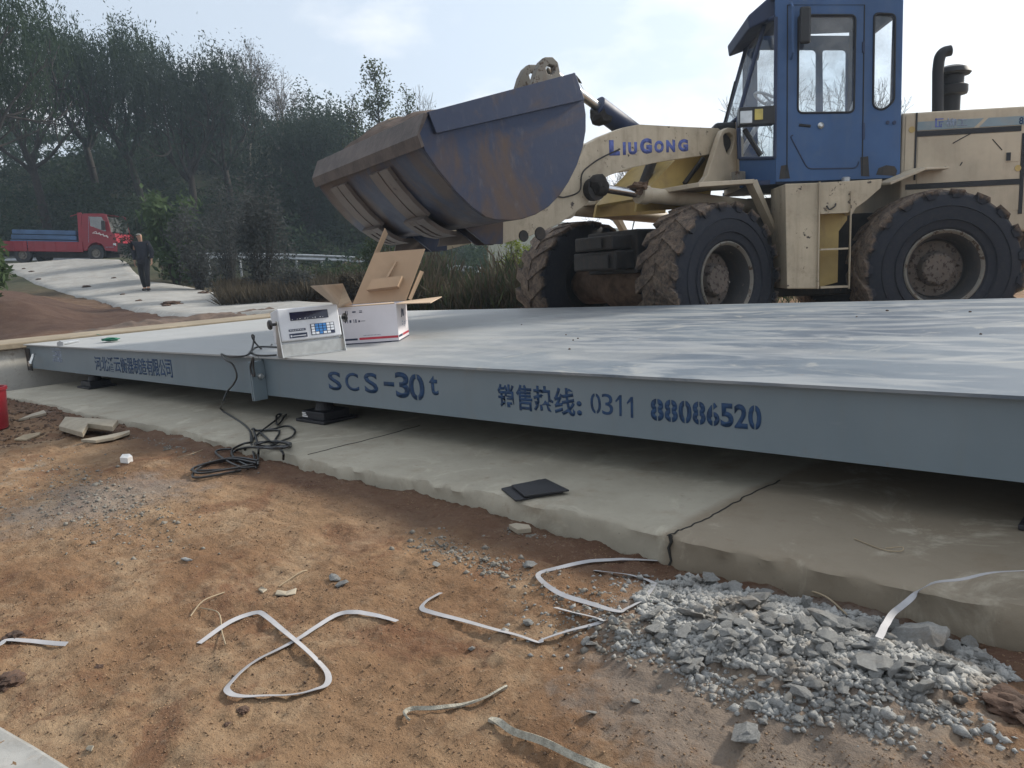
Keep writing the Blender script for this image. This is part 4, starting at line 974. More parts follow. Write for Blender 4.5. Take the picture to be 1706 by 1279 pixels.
def wheel(T, x, y, side, style):
    m = T @ Matrix.Translation((x, y-side*.31, .83)) @ Matrix.Rotation(random.uniform(0, 6), 4, 'Y')
    if side < 0: m = m @ Matrix.Rotation(math.pi, 4, 'Z')
    mb = MB()
    mb.lathe([(.385, -.25), (.40, -.25), (.40, -.22), (.36, -.2), (.345, -.05), (.345, .14), (.372, .22), (.405, .245), (.418, .272), (.405, .285), (.385, .27), (.352, .215), (.325, .13), (.325, .01), (.0, .01)], 'y', 56)
    wh = mb.build('wheel', M['rimdark'], ld, smooth=True, auto=30); wh.matrix_local = m
    mb = MB(); mb.lathe([(.372, .222), (.406, .247), (.4195, .272), (.406, .2865), (.384, .2715), (.366, .232)], 'y', 56); mb.build('rim_ring', M['rimgrey'], wh, smooth=True)
    t = tyre_mesh(int(x*10+y)).build('tyre', M['tyre'], wh, smooth=True, auto=30)
    mb = MB(); mb.lathe([(.30, .012), (.30, .03), (.19, .04), (.17, .13), (.15, .15), (.09, .16), (0, .16)], 'y', 32)
    for k in range(12):
        a = 2*math.pi*k/12; mb.lathe([(0, .03), (.016, .03), (.016, .055), (0, .055)], 'y', 6, (.25*math.cos(a), 0, .25*math.sin(a)))
    for k in range(9):
        a = 2*math.pi*k/9; mb.lathe([(0, .13), (.014, .13), (.014, .16), (0, .16)], 'y', 6, (.155*math.cos(a), 0, .155*math.sin(a)))
    mb.build('hub', M['hubmud'], wh, smooth=True, auto=30)
I4 = Matrix.Identity(4)
wheel(I4, -1.6, 1.5, 1, 'rear'); wheel(I4, -1.6, -1.5, -1, 'rear'); wheel(RF, 1.6, 1.5, 1, 'front'); wheel(RF, 1.6, -1.5, -1, 'front')

def lp_(mb, name, mat, T=None, **k): return mb.build(name, M[mat], ld, T=T, **k)
# chassis and axles
mb = MB(); mb.box(-3.9, -.2, -.48, .48, .62, 1.5); mb.box(-.9, .55, -.62, .62, .55, 1.55); lp_(mb, 'chassis', 'darkmetal', bevel=.02)
mb = MB(); mb.lathe([(.12, -1.15), (.20, -.9), (.2, -.5), (.32, -.3), (.36, 0), (.32, .3), (.2, .5), (.2, .9), (.12, 1.15)], 'y', 24, (-1.6, 0, .83)); lp_(mb, 'rear_axle', 'darkmetal', smooth=True)
mb = MB(); mb.lathe([(.16, -1.15), (.27, -.95), (.25, -.5), (.34, -.3), (.40, 0), (.34, .3), (.25, .5), (.27, .95), (.16, 1.15)], 'y', 24, (1.6, 0, .83)); lp_(mb, 'front_axle', 'mud', RF, smooth=True)
mb = MB()
mb.box(.15, 2.0, -.46, .46, .95, 1.46); mb.box(1.9, 2.28, -.40, .40, 1.0, 1.22); mb.box(1.95, 2.3, -.34, .36, 1.235, 1.40)
lp_(mb, 'front_chassis', 'darkmetal', RF, bevel=.02)
mb = MB(); mb.box(2.301, 2.32, -.3, .3, 1.02, 1.18); mb.box(2.31, 2.325, -.2, .2, 1.26, 1.37); lp_(mb, 'front_cover', 'darkmetal', RF, bevel=.004)
# yellow front frame between the arms
fr_px = [(1195, 256), (1128, 262), (1062, 330), (1058, 352), (1180, 345)]
mb = MB(); P = [lf(x, y, .40) for x, y in fr_px]
for s in (-1, 1): mb.prism(P, s*.36, s*.40)
mb.prism([lf(1128, 262, .40), lf(1062, 330, .40), lf(1066, 334, .40), lf(1134, 266, .40)], -.355, .355)
lp_(mb, 'front_frame', 'yellow', RF)
mb = MB(); q = [lf(1150, 268, .2), lf(1118, 310, .2)]; mb.tube([(q[0][0], .41, q[0][1]), (q[1][0], .41, q[1][1])], .03, 8); lp_(mb, 'hydraulic_hose', 'darkmetal', RF, smooth=True); mb = MB(); q2 = [lf(1098, 268, .2), lf(1075, 322, .2)]; mb.tube([(q2[0][0]+.12, .2, q2[0][1]), (q2[1][0]+.1, .2, q2[1][1])], .06, 10)
lp_(mb, 'hydraulic_hose', 'darkmetal', RF, smooth=True)
# arm towers with lug holes
tw = [(1166, 308), (1178, 292), (1199, 228), (1204, 217), (1213, 212), (1224, 213), (1234, 222), (1240, 232), (1239, 303)]
hole = [(1205, 226), (1209, 221), (1216, 220), (1222, 225), (1224, 233), (1221, 246), (1216, 258), (1211, 255), (1206, 240)]
for s in (1, -1):
    mb = MB(); P = [lf(x, y, .78) for x, y in tw]; Hh = [lf(x, y, .78) for x, y in hole]
    mb.prism(P, s*.70, s*.78, [Hh]); lp_(mb, 'arm_tower', 'cream', RF, bevel=.008)
    mb = MB(); c = lf(1214, 236, .78); mb.lathe([(.0, -.1), (.085, -.1), (.085, .04), (0, .04)], 'y', 16, (c[0], s*.70, c[1])); lp_(mb, 'arm_pivot', 'darkmetal', RF, smooth=True)
    # fender over the front wheel: flat shelf then a sloping strut
    f1, f2, f3 = lf(1164, 311, 1.3), lf(1258, 305, 1.3), lf(1297, 394, 1.3)
    mb = MB(); th_ = .05
    mb.prism([f1, f2, (f2[0], f2[1]+th_), (f1[0], f1[1]+th_)], s*.45, s*1.30)
    mb.prism([(f2[0]+.03, f2[1]-.001), f3, (f3[0]-.05, f3[1]), (f2[0]-.05, f2[1]+th_)], s*1.19, s*1.295)
    lp_(mb, 'front_fender', 'cream', RF, bevel=.006)
c = lf(1214, 307, .8); mb = MB(); mb.box(c[0]-.07, c[0]+.07, .9, 1.0, c[1]-.02, c[1]+.13); lp_(mb, 'fender_bracket', 'rimgrey', RF, bevel=.008)
# lift arms
arm_px = [(1212, 226), (1197, 213), (1150, 211), (1100, 208.5), (1064, 206.5), (1036, 212), (1000, 226), (974, 240), (950, 286), (905, 336), (852, 366), (815, 373), (801, 384), (806, 402), (832, 406), (882, 392), (928, 373), (958, 352), (976, 338), (992, 322), (1000, 301), (1012, 292), (1050, 279), (1110, 267), (1196, 255), (1210, 246)]
AY0, AY1 = .54, .66
for s in (1, -1):
    mb = MB(); P = [lf(x, y, AY1) for x, y in arm_px]
    hl = [(808, 392), (812, 386), (819, 386), (823, 392), (819, 398), (812, 398)]
    mb.prism(P, s*AY0, s*AY1, [[lf(x, y, AY1) for x, y in hl]])
    arm = lp_(mb, 'lift_arm', 'cream_chip', RF, bevel=.006)
    if s > 0:
        for body, x0, x1, yt, yb in (('L', 1013, 1031, 233, 259), ('I', 1036, 1041, 236.5, 258), ('U', 1045, 1060, 236.5, 257.5), ('G', 1065, 1085, 230, 256), ('O', 1089, 1105, 234, 254.5), ('N', 1109, 1124, 233, 253.5), ('G', 1129, 1146, 231.5, 252.5)):
            a = loc(Bf, Of, x0, yb, AY1); b = loc(Bf, Of, x1, yb-.6, AY1); t = loc(Bf, Of, x0, yt, AY1)
            text('lettering', body, M['inkpurple'], arm, (a[0], AY1+.0005, a[2]), (b-a), (0, 0, 1), np.linalg.norm(b-a), t[2]-a[2], .0012, .065, T=RF)
        pb = loc(Bf, Of, 983, 316, AY1)
        mb = MB(); mb.lathe([(0, .0), (.12, 0), (.12, .09), (.06, .095), (.06, .11), (0, .11)], 'y', 22, (pb[0], AY1+.001, pb[2])); mb.build('arm_boss', M['darkmetal'], arm, smooth=True, T=RF)
        for (x, y, r_) in ((896, 389, .07), (868, 393, .06)):
            pb = loc(Bf, Of, x, y, AY1); mb = MB(); mb.lathe([(0, 0), (r_, 0), (r_*.9, .012), (0, .012)], 'y', 18, (pb[0], AY1+.001, pb[2])); mb.build('arm_cap', M['darkmetal'], arm, smooth=True, T=RF)
        mb = MB(); pts = [loc(Bf, Of, x, y, AY1) for x, y in ((1030, 248), (1000, 262), (980, 275), (966, 290), (962, 318), (938, 328), (925, 327))]
        mb.tube(catmull([(q[0], AY1+.008, q[2]) for q in pts], 5), .008, 6); mb.build('grease_line', M['darkmetal'], arm, smooth=True, T=RF)
c1 = lf(1204, 236, .66); mb = MB(); mb.lathe([(0, -.7), (.09, -.7), (.09, .7), (0, .7)], 'y', 18, (c1[0], 0, c1[1])); lp_(mb, 'arm_cross_tube', 'darkmetal', RF, smooth=True)
c2 = lf(945, 345, .5); mb = MB(); mb.lathe([(0, -.535), (.13, -.535), (.13, .535), (0, .535)], 'y', 20, (c2[0]+.05, 0, c2[1])); lp_(mb, 'arm_cross_tube', 'cream_chip', RF, smooth=True)
# lift cylinders
for s in (1, -1):
    a, b, c, d = [loc(Bf, Of, x, y, .60) for x, y in ((986, 316), (1048, 326), (1046, 325.5), (1235, 346))]
    mb = MB(); yy = s*.76
    mb.tube([(c[0], yy, c[2]), (c[0]-.12, yy, c[2]-.01)], .105, 16); mb.tube([(c[0]-.08, yy, c[2]-.006), (d[0], yy, d[2])], .085, 18)
    cyl = lp_(mb, 'lift_cylinder', 'cream', RF, smooth=True)
    mb = MB(); mb.tube([(a[0], yy, a[2]), (b[0], yy, b[2])], .047, 14); mb.build('rod', M['chrome'], cyl, smooth=True, T=RF)
    mb = MB(); mb.tube([(a[0]-.02, yy, a[2]), (a[0]+.10, yy, a[2]+.01)], .085, 14); mb.build('rod_eye', M['mudlump'], cyl, smooth=True, T=RF)
    mb = MB(); mb.lump((a[0]+.08, yy, a[2]+.05), (.10, .1, .09), 3, 2, .4); mb.build('mud_cake', M['mudlump'], cyl, smooth=True, T=RF)
    mb = MB(); mb.lump((c[0]-.01, yy, c[2]+.06), (.12, .11, .07), 7, 3, .5, 2.2); mb.build('mud_cake', M['mud'], cyl, smooth=True, T=RF)
# rocker lever and tilt cylinder
top = lf(913, 118, .17); rk = [(880, 150), (890, 116), (897, 102), (906, 94), (918, 94), (927, 103), (930, 118), (940, 170), (945, 230), (930, 300), (900, 350), (880, 352), (880, 300), (884, 220)]
rock_o = None
for s in (1, -1):
    mb = MB(); hl = [(906, 112), (912, 106), (920, 109), (922, 117), (917, 124), (909, 122)]
    mb.prism([lf(x, y, .2) for x, y in rk], s*.12, s*.20, [[lf(x, y, .2) for x, y in hl]]); lp_(mb, 'rocker_lever', 'rimgrey', RF, bevel=.01)
mb = MB(); a, b, c = [loc(Bf, Of, x, y, 0) for x, y in ((905, 112), (992, 172), (1075, 238))]
dv = (c-a); dv /= np.linalg.norm(dv); k1 = a+dv*(np.linalg.norm(b-a)+.02); k2 = a+dv*(np.linalg.norm(c-a)+.75)
mb.tube([k1, k2], .125, 22); tcyl = lp_(mb, 'tilt_cylinder', 'dkblue', RF, smooth=True)
mb = MB(); mb.tube([a, k1], .055, 16); mb.build('rod', M['steel'], tcyl, smooth=True, T=RF)
mb = MB(); g0 = a+dv*(np.linalg.norm(b-a)-.06); g0 = g0+dv*.10; mb.lump(g0, (.27, .22, .24), 5, 3, .6, 1.9); mb.lump(g0+np.array([-.02, .02, .10]), (.12, .09, .07), 8, 2, .5); mb.lump(g0+np.array([-.03, 0, -.10]), (.14, .12, .12), 6, 2, .5); mb.build('mud_cake', M['mudlump'], tcyl, smooth=True, T=RF)
# bucket: side profile extruded across its width
BHW = 1.55; BHF = -.97
sp = [(704, 190), (948, 126), (958, 136), (968, 156), (973, 190), (973, 217), (968, 245), (958, 275), (945, 301), (929, 325), (910, 344), (888, 357), (866, 364.5), (846, 367), (822, 366), (803, 361), (780, 345), (752, 318), (722, 282), (700, 250), (690, 222)]
SP = [lf(x, y, BHW) for x, y in sp]
shell = SP[1:]                                   # lip - back - heel - bottom - tip
mb = MB(); th_ = .035
def inner(P, t):
    o = []
    for i, p in enumerate(P):
        a = np.array(P[max(i-1, 0)]); b = np.array(P[min(i+1, len(P)-1)]); d = (b-a)/np.linalg.norm(b-a); o.append((p[0]+d[1]*t*SG, p[1]-d[0]*t*SG))
    return o
cen = np.mean(np.array(SP), 0); SG = 1
tst = inner(shell, .1)
if np.linalg.norm(np.array(tst[8])-cen) > np.linalg.norm(np.array(shell[8])-cen): SG = -1
IN = inner(shell, th_)
mb.prism(shell+IN[::-1], BHF+.031, BHW-.031); bk = lp_(mb, 'bucket', 'bucket', RF, smooth=True, auto=25)
for s in (1, -1):
    e_ = BHW if s > 0 else -BHF
    mb = MB(); mb.prism(SP, s*(e_-.03), s*e_); mb.build('side_plate', M['bucket'], bk, T=RF, bevel=.006)
    # side cutter strip along the mouth line
    t0, t1 = np.array(lf(702, 186, BHW)), np.array(lf(951, 121, BHW)); u0, u1 = np.array(lf(716, 222, BHW)), np.array(lf(967, 166, BHW))
    mb = MB(); mb.prism([t0, t1, u1, u0], s*(e_+.001), s*(e_+.035)); mb.build('side_cutter', M['bucket'], bk, T=RF, bevel=.005)
# cutting edge: thick blade along the front of the bottom plate
e_a, e_b = np.array(SP[-1]), np.array(SP[0]); bdir = np.array(SP[-3])-np.array(SP[-1]); bdir /= np.linalg.norm(bdir)
nrm = np.array([bdir[1], -bdir[0]]);
if np.dot(nrm, np.array(SP[-2])-cen) < 0: nrm = -nrm
A0_, B0_ = np.array(SP[0]), np.array(SP[-1]); C0_ = B0_+(np.array(SP[-2])-B0_)*.75
mb = MB(); mb.prism([A0_, A0_+nrm*.022-bdir*.03, B0_+nrm*.03, C0_+nrm*.034, C0_+nrm*.002, B0_+nrm*.002], BHF-.03, BHW+.02)
mb.build('cutting_edge', simple('worn_brown_blade', (.085, .066, .058), .6, var=.4, scale=5, bump=.4, bscale=25), bk, T=RF, bevel=.004)
# wear strips under the bottom plate and slotted heel plates
bot = [np.array(p) for p in SP[13:]][::-1]       # tip ... heel
def along(t):
    L = [0]
    for i in range(len(bot)-1): L.append(L[-1]+np.linalg.norm(bot[i+1]-bot[i]))
    s = t*L[-1]; i = min(max(np.searchsorted(L, s)-1, 0), len(bot)-2); f = (s-L[i])/(L[i+1]-L[i]); p = bot[i]+(bot[i+1]-bot[i])*f
    d = bot[i+1]-bot[i]; d = d/np.linalg.norm(d); n_ = np.array([d[1], -d[0]])
    if np.dot(n_, p-cen) < 0: n_ = -n_
    return p, d, n_
for yc in (.62, -.42):
    for off in (-.20, .02):
        mb = MB(); A_ = [along(t) for t in np.linspace(.14, .62, 10)]
        mb.prism([a[0]+a[2]*.002 for a in A_]+[a[0]+a[2]*.04 for a in A_][::-1], yc+off, yc+off+.19); mb.build('wear_strip', M['wearplate'], bk, T=RF)
    A_ = [along(t) for t in np.linspace(.60, .88, 7)]; mb = MB()
    for (ya, yb) in ((-.24, -.13), (-.08, .0), (.05, .20)): mb.prism([a[0]+a[2]*.044 for a in A_]+[a[0]+a[2]*.085 for a in A_][::-1], yc+ya, yc+yb)
    mb.prism([a[0]+a[2]*.044 for a in A_[:2]]+[a[0]+a[2]*.083 for a in A_[:2]][::-1], yc-.24, yc+.20); mb.prism([a[0]+a[2]*.044 for a in A_[-2:]]+[a[0]+a[2]*.083 for a in A_[-2:]][::-1], yc-.24, yc+.20)
    mb.build('heel_plate', M['wearplate'], bk, T=RF)
    a = along(.93); mb = MB(); mb.prism([a[0]+a[2]*.01, a[0]+a[2]*.16-a[1]*.05, a[0]+a[2]*.12+a[1]*.32, a[0]+a[1]*.30], yc-.22, yc-.19); mb.build('skid_fin', M['wearplate'], bk, T=RF)
hp = lf(815, 390, .66)
for yy in (.50, .68, -.50, -.68):
    mb = MB(); mb.prism([(hp[0]-.1, hp[1]-.1), (hp[0]+.1, hp[1]-.1), (hp[0]+.4, hp[1]+.12), (hp[0]-.12, hp[1]+.2)], yy-.015, yy+.015)
    mb.build('hinge_plate', M['bucket'], bk, T=RF)
# earth heaped in the bucket
LT_ = [np.array(SP[0]), np.array(SP[1])]; V = []; F = []; nu, nv = 26, 52
for i in range(nu):
    for j in range(nv):
        s = .02+.95*i/(nu-1); t = -1+2*j/(nv-1); p = LT_[0]+(LT_[1]-LT_[0])*s; ed = max(0, 1-(abs(t))**4)*(math.sin(math.pi*min(1, s*1.0)))**.6
        hgt = -.06+ed*(.06+.20*max(0, .75-t)**.8*max(0, 1-s*1.1)**.5)*(1+.5*float(fbm(np.array(s*5), np.array(t*4), 4)))
        q = RF @ Vector((p[0], (BHW+BHF)/2+t*((BHW-BHF)/2-.04), p[1]+hgt)); V.append(tuple(Tr @ q))
for i in range(nu-1):
    for j in range(nv-1): F.append((i*nv+j, i*nv+j+1, (i+1)*nv+j+1, (i+1)*nv+j))
tag(mesh_np('earth_heap', np.array(V), np.array(F), M['earth'], smooth=True), 'heap of brown earth filling the raised loader bucket', 'earth heap')
mb = MB(); g_ = [loc(Bf, Of, x, y, -.2) for x, y in ((640, 200), (660, 195), (690, 199), (708, 208))]; mb.tube(catmull([Tf @ Vector(q) for q in g_], 5), .008, 5); tag(mb.build('dry_stalk', M['twig']), 'arched dry stalk growing out of the earth in the loader bucket', 'dry stalk')

# ---- cab
CW = .85
def roundq(pts, r=6, n=4):
    o = []; N = len(pts)
    for i in range(N):
        p, a, b = np.array(pts[i], float), np.array(pts[i-1], float), np.array(pts[(i+1) % N], float)
        u = (a-p)/np.linalg.norm(a-p)*min(r, np.linalg.norm(a-p)*.45); v = (b-p)/np.linalg.norm(b-p)*min(r, np.linalg.norm(b-p)*.45)
        for t in np.linspace(0, 1, n+1): o.append(tuple((p+u)*(1-t)**2+2*p*t*(1-t)+(p+v)*t*t))
    return o
outer = [(1292, 303), (1292, -14), (1505, -14), (1499, 296)]
h2 = roundq([(1330, 25), (1425, 25), (1422, 187), (1329, 188)], 9); h3 = roundq([(1456, 22), (1491, 24), (1489, 168), (1470, 184), (1454, 178)], 8)
mb = MB(); mb.prism([lr(*q) for q in outer], CW-.04, CW, [[lr(*q) for q in h2], [lr(*q) for q in h3]])
cab = lp_(mb, 'cab', 'blue', bevel=.004)
h2b = roundq([(1318, 14), (1436, 14), (1434, 228), (1318, 228)], 9); h3b = roundq([(1448, 14), (1496, 14), (1492, 215), (1448, 215)], 8)
mb = MB(); mb.prism([lr(*q) for q in outer], -CW, -CW+.04, [[lr(*q) for q in h2b], [lr(*q) for q in h3b]]); mb.build('cab_panel', M['blue'], cab)
xb_, zb0 = lr(1292, 303); xr_, _ = lr(1500, 200); _, zt0 = lr(1400, -14)
A1, A2, A3 = lr(1275, 36, .5), lr(1230, 195, .5), lr(1232, 264, .5); B1, B2, B3 = lr(1293, 28, .85), lr(1292, 192, .85), lr(1291, 263, .85)
def q3(p, y): return (p[0], y, p[1])
for s in (1, -1):
    for nm, q in (('window_pane', [q3(A1, s*.5), q3(B1, s*.84), q3(B2, s*.84), q3(A2, s*.5)]), ('window_pane', [q3(A2, s*.5), q3(B2, s*.84), q3(B3, s*.84), q3(A3, s*.5)])):
        mb = MB(); mb.face(q); mb.build(nm, M['glass'], cab)
    mb = MB(); mb.tube([q3(A1, s*.5), q3(A2, s*.5), q3(A3, s*.5)], .026, 8); mb.tube([q3(A3, s*.5), q3(B3, s*.84)], .022, 8); mb.tube([q3(A1, s*.5), q3(B1, s*.84)], .03, 8); mb.tube([q3(B1, s*.845), q3(B3, s*.845)], .02, 8); mb.build('window_frame', M['dkblue'], cab, smooth=True)
    mb = MB(); zlow = zb0-.02
    mb.hexa([(A3[0], s*.5, zlow), (xb_, s*.85, zlow), (xb_, s*.81, zlow), (A3[0]-.03, s*.47, zlow), (A3[0], s*.5, A3[1]), (B3[0], s*.85, B3[1]), (B3[0], s*.81, B3[1]), (A3[0]-.03, s*.47, A3[1])]); mb.build('cab_panel', M['blue'], cab)
    for hq in ((h2, h3) if s > 0 else (h2b, h3b)):
        mb = MB(); P = [lr(*q) for q in hq]; mb.face([(p[0], s*(CW-.02), p[1]) for p in P]); mb.build('window_pane', M['glass'], cab)
        if s > 0: mb = MB(); mb.tube([(p[0], CW+.004, p[1]) for p in P+[P[0]]], .012, 6); mb.build('window_seal', M['black'], cab, smooth=True)
mb = MB(); mb.face([q3(A1, .5), q3(A2, .5), q3(A2, -.5), q3(A1, -.5)]); mb.build('windscreen', M['glass'], cab)
mb = MB(); zl = A2[1]-.03
mb.tube([q3(A1, .5), q3(A1, -.5)], .03, 8); mb.tube([q3(A2, .5), q3(A2, -.5)], .025, 8); mb.build('window_frame', M['dkblue'], cab, smooth=True)
mb = MB(); mb.hexa([(A3[0]-.03, -.47, zlow), (A3[0], -.5, zlow), (A3[0], .5, zlow), (A3[0]-.03, .47, zlow), (A2[0]-.03, -.47, zl), (A2[0], -.5, zl), (A2[0], .5, zl), (A2[0]-.03, .47, zl)]); mb.build('cab_panel', M['cream'], cab)
# rear wall with window, floor, roof, visor
mb = MB()
for (a, b, c, d) in ((-CW+.05, CW-.05, zb0, zb0+.75), (-CW+.05, CW-.05, zt0-.25, zt0), (-CW+.05, -CW+.22, zb0+.751, zt0-.251), (CW-.22, CW-.05, zb0+.751, zt0-.251)): mb.box(xr_, xr_+.04, a, b, c, d)
mb.build('cab_rear_wall', M['dkblue'], cab)
mb = MB(); mb.box(xr_+.05, xb_+.3, -CW+.05, CW-.05, zb0-.02, zb0+.03); mb.build('cab_floor', M['dkblue'], cab)
vt = loc(Br, Or, 1268, 50, .62); vt2 = loc(Br, Or, 1197, 66, -.62); vz = (vt[2]+vt2[2])/2; vx = (vt[0]+vt2[0])/2
mb = MB(); rz = zt0
mb.hexa([(xr_-.12, -.9, rz+.004), (A1[0]+.0, -.74, rz+.004), (A1[0]+.0, .74, rz+.004), (xr_-.12, .9, rz+.004), (xr_-.05, -.84, rz+.18), (A1[0]-.12, -.68, rz+.18), (A1[0]-.12, .68, rz+.18), (xr_-.05, .84, rz+.18)])
mb.build('cab_roof', M['dkblue'], cab, bevel=.03)
mb = MB(); mb.hexa([(A1[0]-.14, -.70, rz-.14), (vx, -.62, vz-.10), (vx, .62, vz-.10), (A1[0]-.14, .70, rz-.14), (A1[0]-.14, -.70, rz+.16), (vx+.02, -.62, vz+.04), (vx+.02, .62, vz+.04), (A1[0]-.14, .70, rz+.16)]); mb.build('roof_visor', M['dkblue'], cab, bevel=.02)
# door seams, pressed line, handle, lock, mirror, lamps
def cline(pts, r, name, mat, closed=False):
    mb = MB(); P = [lr(*q) for q in pts]; P = [(p[0], CW+.001, p[1]) for p in P]; mb.tube(P, r, 6); return mb.build(name, M[mat], cab, smooth=True)
cline([(1311, 285), (1312, 8), (1440, 8), (1436, 293)], .007, 'door_seam', 'black')
cline(roundq([(1316, 226), (1343, 277), (1349, 281), (1424, 280), (1430, 274), (1431, 204)], 5, 3)[:-4], .008, 'door_pressing', 'dkblue')
cline([(1438, 205), (1438, 232)], .016, 'door_hinge', 'dkblue'); cline([(1438, 70), (1438, 88)], .016, 'door_hinge', 'dkblue')
cline([(1331, 208), (1350, 210)], .016, 'door_handle', 'black')
p = lr(1367, 209); mb = MB(); mb.lathe([(0, 0), (.035, 0), (.035, .012), (.015, .03), (0, .03)], 'y', 14, (p[0], CW+.001, p[1])); mb.build('door_lock', M['steel'], cab, smooth=True)
for x in (1483, 1494): p = lr(x-5, 204); mb = MB(); mb.lathe([(0, 0), (.02, 0), (.02, .012), (0, .012)], 'y', 10, (p[0], CW+.001, p[1])); mb.build('cab_bolt', M['dkblue'], cab)
a, b = lr(1331, 74, .95), lr(1351, 10, .95); mb = MB(); mb.box(b[0], a[0], .93, .985, a[1], b[1]); mb.build('mirror', M['blackplastic'], cab, bevel=.04)
mb = MB(); c0_ = lr(1318, 6, .86); c1_ = lr(1318, 90, .86); mb.tube([(c0_[0], .87, c0_[1]), (c0_[0]+.0, .93, c0_[1]-.05), (c1_[0], .93, c1_[1]), (c1_[0], .86, c1_[1]-.05)], .014, 8); mb.build('grab_rail', M['blue'], cab, smooth=True)
# lamp cluster on the left front corner
a, b = lr(1229, 212, .9), lr(1288, 178, .9); mb = MB(); mb.box(b[0], a[0], .86, 1.0, a[1], b[1]); lamp = mb.build('work_lamp', M['blackplastic'], cab, bevel=.01)
for (x0, x1, y0, y1, m_) in ((1233, 1253, 206, 184, 'lens'), (1257, 1271, 200, 181, 'amber')):
    a, b = lr(x0, y0, 1.0), lr(x1, y1, 1.0); mb = MB(); mb.box(b[0], a[0], 1.001, 1.012, a[1], b[1]); mb.build('lamp_lens', M[m_], lamp, bevel=.006)
mb = MB(); a = lr(1240, 215, .88); b = lr(1268, 258, .86); mb.tube([(a[0], .88, a[1]), (b[0], .84, b[1])], .03, 8); mb.build('lamp_bracket', M['black'], cab, smooth=True)
# steering wheel, column, seat
sx_, sz_ = lr(1287, 166, .25); ax = Vector((-.5, 0, .86)).normalized(); cx_ = Vector((sx_, .15, sz_)); u_ = ax.orthogonal().normalized(); v_ = ax.cross(u_)
mb = MB(); mb.tube([cx_+(u_*math.cos(t)+v_*math.sin(t))*.21 for t in np.linspace(0, 2*math.pi, 25)], .016, 8, cap=False)
for t in (0, 2.1, 4.2): mb.tube([cx_, cx_+(u_*math.cos(t)+v_*math.sin(t))*.21], .012, 6)
mb.tube([cx_, cx_-ax*.7], .03, 8); mb.build('steering_wheel', M['ind'], cab, smooth=True)
mb = MB(); mb.box(-1.05, -.55, -.25, .25, zb0+.35, zb0+.5); mb.hexa([(-1.1, -.24, zb0+.5), (-.98, -.24, zb0+.5), (-.98, .24, zb0+.5), (-1.1, .24, zb0+.5), (-1.28, -.2, zb0+1.1), (-1.18, -.2, zb0+1.1), (-1.18, .2, zb0+1.1), (-1.28, .2, zb0+1.1)]); mb.build('seat', M['ind'], cab, bevel=.04)
mb = MB(); mb.box(.35, .62, -.35, .35, zb0+.03, zb0+.78); mb.build('dashboard', M['black'], cab, bevel=.04)
for z_ in (.25,): 
    mb = MB(); mb.lathe([(0, 0), (.085, 0), (.085, .03), (0, .03)], 'x', 14, (*(lambda q: (q[0], .2, q[1]))(lr(1263, 88, .2)),)); mb.build('cab_fan', M['black'], cab)
mb = MB(); mb.tube([(A2[0]+.03, -.42, A2[1]-.05), (A2[0]*.45+A1[0]*.55+.05, -.30, A2[1]*.45+A1[1]*.55)], .012, 6); mb.build('wiper', M['black'], cab)
for px_ in ([(1434, 293), (1433, 262), (1446, 260), (1448, 294)], [(1459, 291), (1463, 280), (1476, 275), (1490, 277), (1494, 284), (1492, 293)], [(1248, 298), (1251, 276), (1262, 274), (1266, 297)]):
    mb = MB(); mb.prism([lr(*q) for q in px_], CW+.0008, CW+.003) if px_[0][0] > 1300 else mb.prism([lr(x+50, y) for x, y in px_], CW+.0008, CW+.003); mb.build('bare_patch', M['darkmetal'], cab)
# ---- hood, band, exhaust
hw = .78; hp = [(1503, 300), (1503, 191), (1525, 187), (1720, 185)]
x_front, z_top = lr(1525, 187, hw); _, zlowh = lr(1600, 305, hw); x_end = -3.95
mb = MB(); mb.box(x_end, lr(1503, 200, hw)[0], -hw, hw, 1.2, z_top); hood = lp_(mb, 'hood', 'cream', bevel=.02)
def hbox(x0, x1, y0, y1, d0, d1, mat, name):
    a, b = lr(x0, y1, hw), lr(x1, y0, hw); mb = MB(); mb.box(min(a[0], b[0]), max(a[0], b[0]), hw+d0, hw+d1, min(a[1], b[1]), max(a[1], b[1])); return mb.build(name, M[mat], hood)
hb = hbox(1526, 1720, 192, 217.5, .001, .006, 'hoodband', 'hood_band')
hbox(1526, 1700, 219.5, 306, .001, .008, 'cream', 'hood_panel'); hbox(1703, 1790, 219.5, 300, .001, .008, 'cream', 'hood_panel'); hbox(1505, 1523, 192, 300, .001, .010, 'cream', 'hood_panel')
hbox(1508, 1700, 308, 358, .001, .005, 'cream', 'hood_panel')
for (x0, x1, y0, y1) in ((1524.0, 1525.3, 188, 300), (1526, 1700, 218.0, 218.9), (1508, 1700, 306.6, 307.3), (1700.9, 1702.0, 222, 356)): hbox(x0, x1, y0, y1, .0012, .0095, 'black', 'panel_gap')
def htext(body, x0, x1, yt, yb, mat, bold=.02):
    a = loc(Br, Or, x0, yb, hw); b = loc(Br, Or, x1, yb-.3, hw); t = loc(Br, Or, x0, yt, hw)
    text('lettering', body, M[mat], hood, (a[0], hw+.0065, a[2]), (b-a), (0, 0, 1), np.linalg.norm(b-a), t[2]-a[2], .001, bold)
htext('柳工', 1575, 1610, 197, 211, 'inkgrey'); htext('855', 1696, 1719, 195, 207, 'ink', .02)
mb = MB()
for (x0, x1, y0, y1) in ((1557, 1560, 197, 212), (1557, 1571, 197, 199.5), (1563, 1565, 202, 211), (1563, 1571, 202, 204), (1566, 1568, 206, 212), (1557, 1568, 210, 212)):
    a, b = lr(x0, y1, hw), lr(x1, y0, hw); mb.box(b[0], a[0], hw+.0063, hw+.0075, a[1], b[1])
mb.build('hood_emblem', M['inkpurple'], hood)
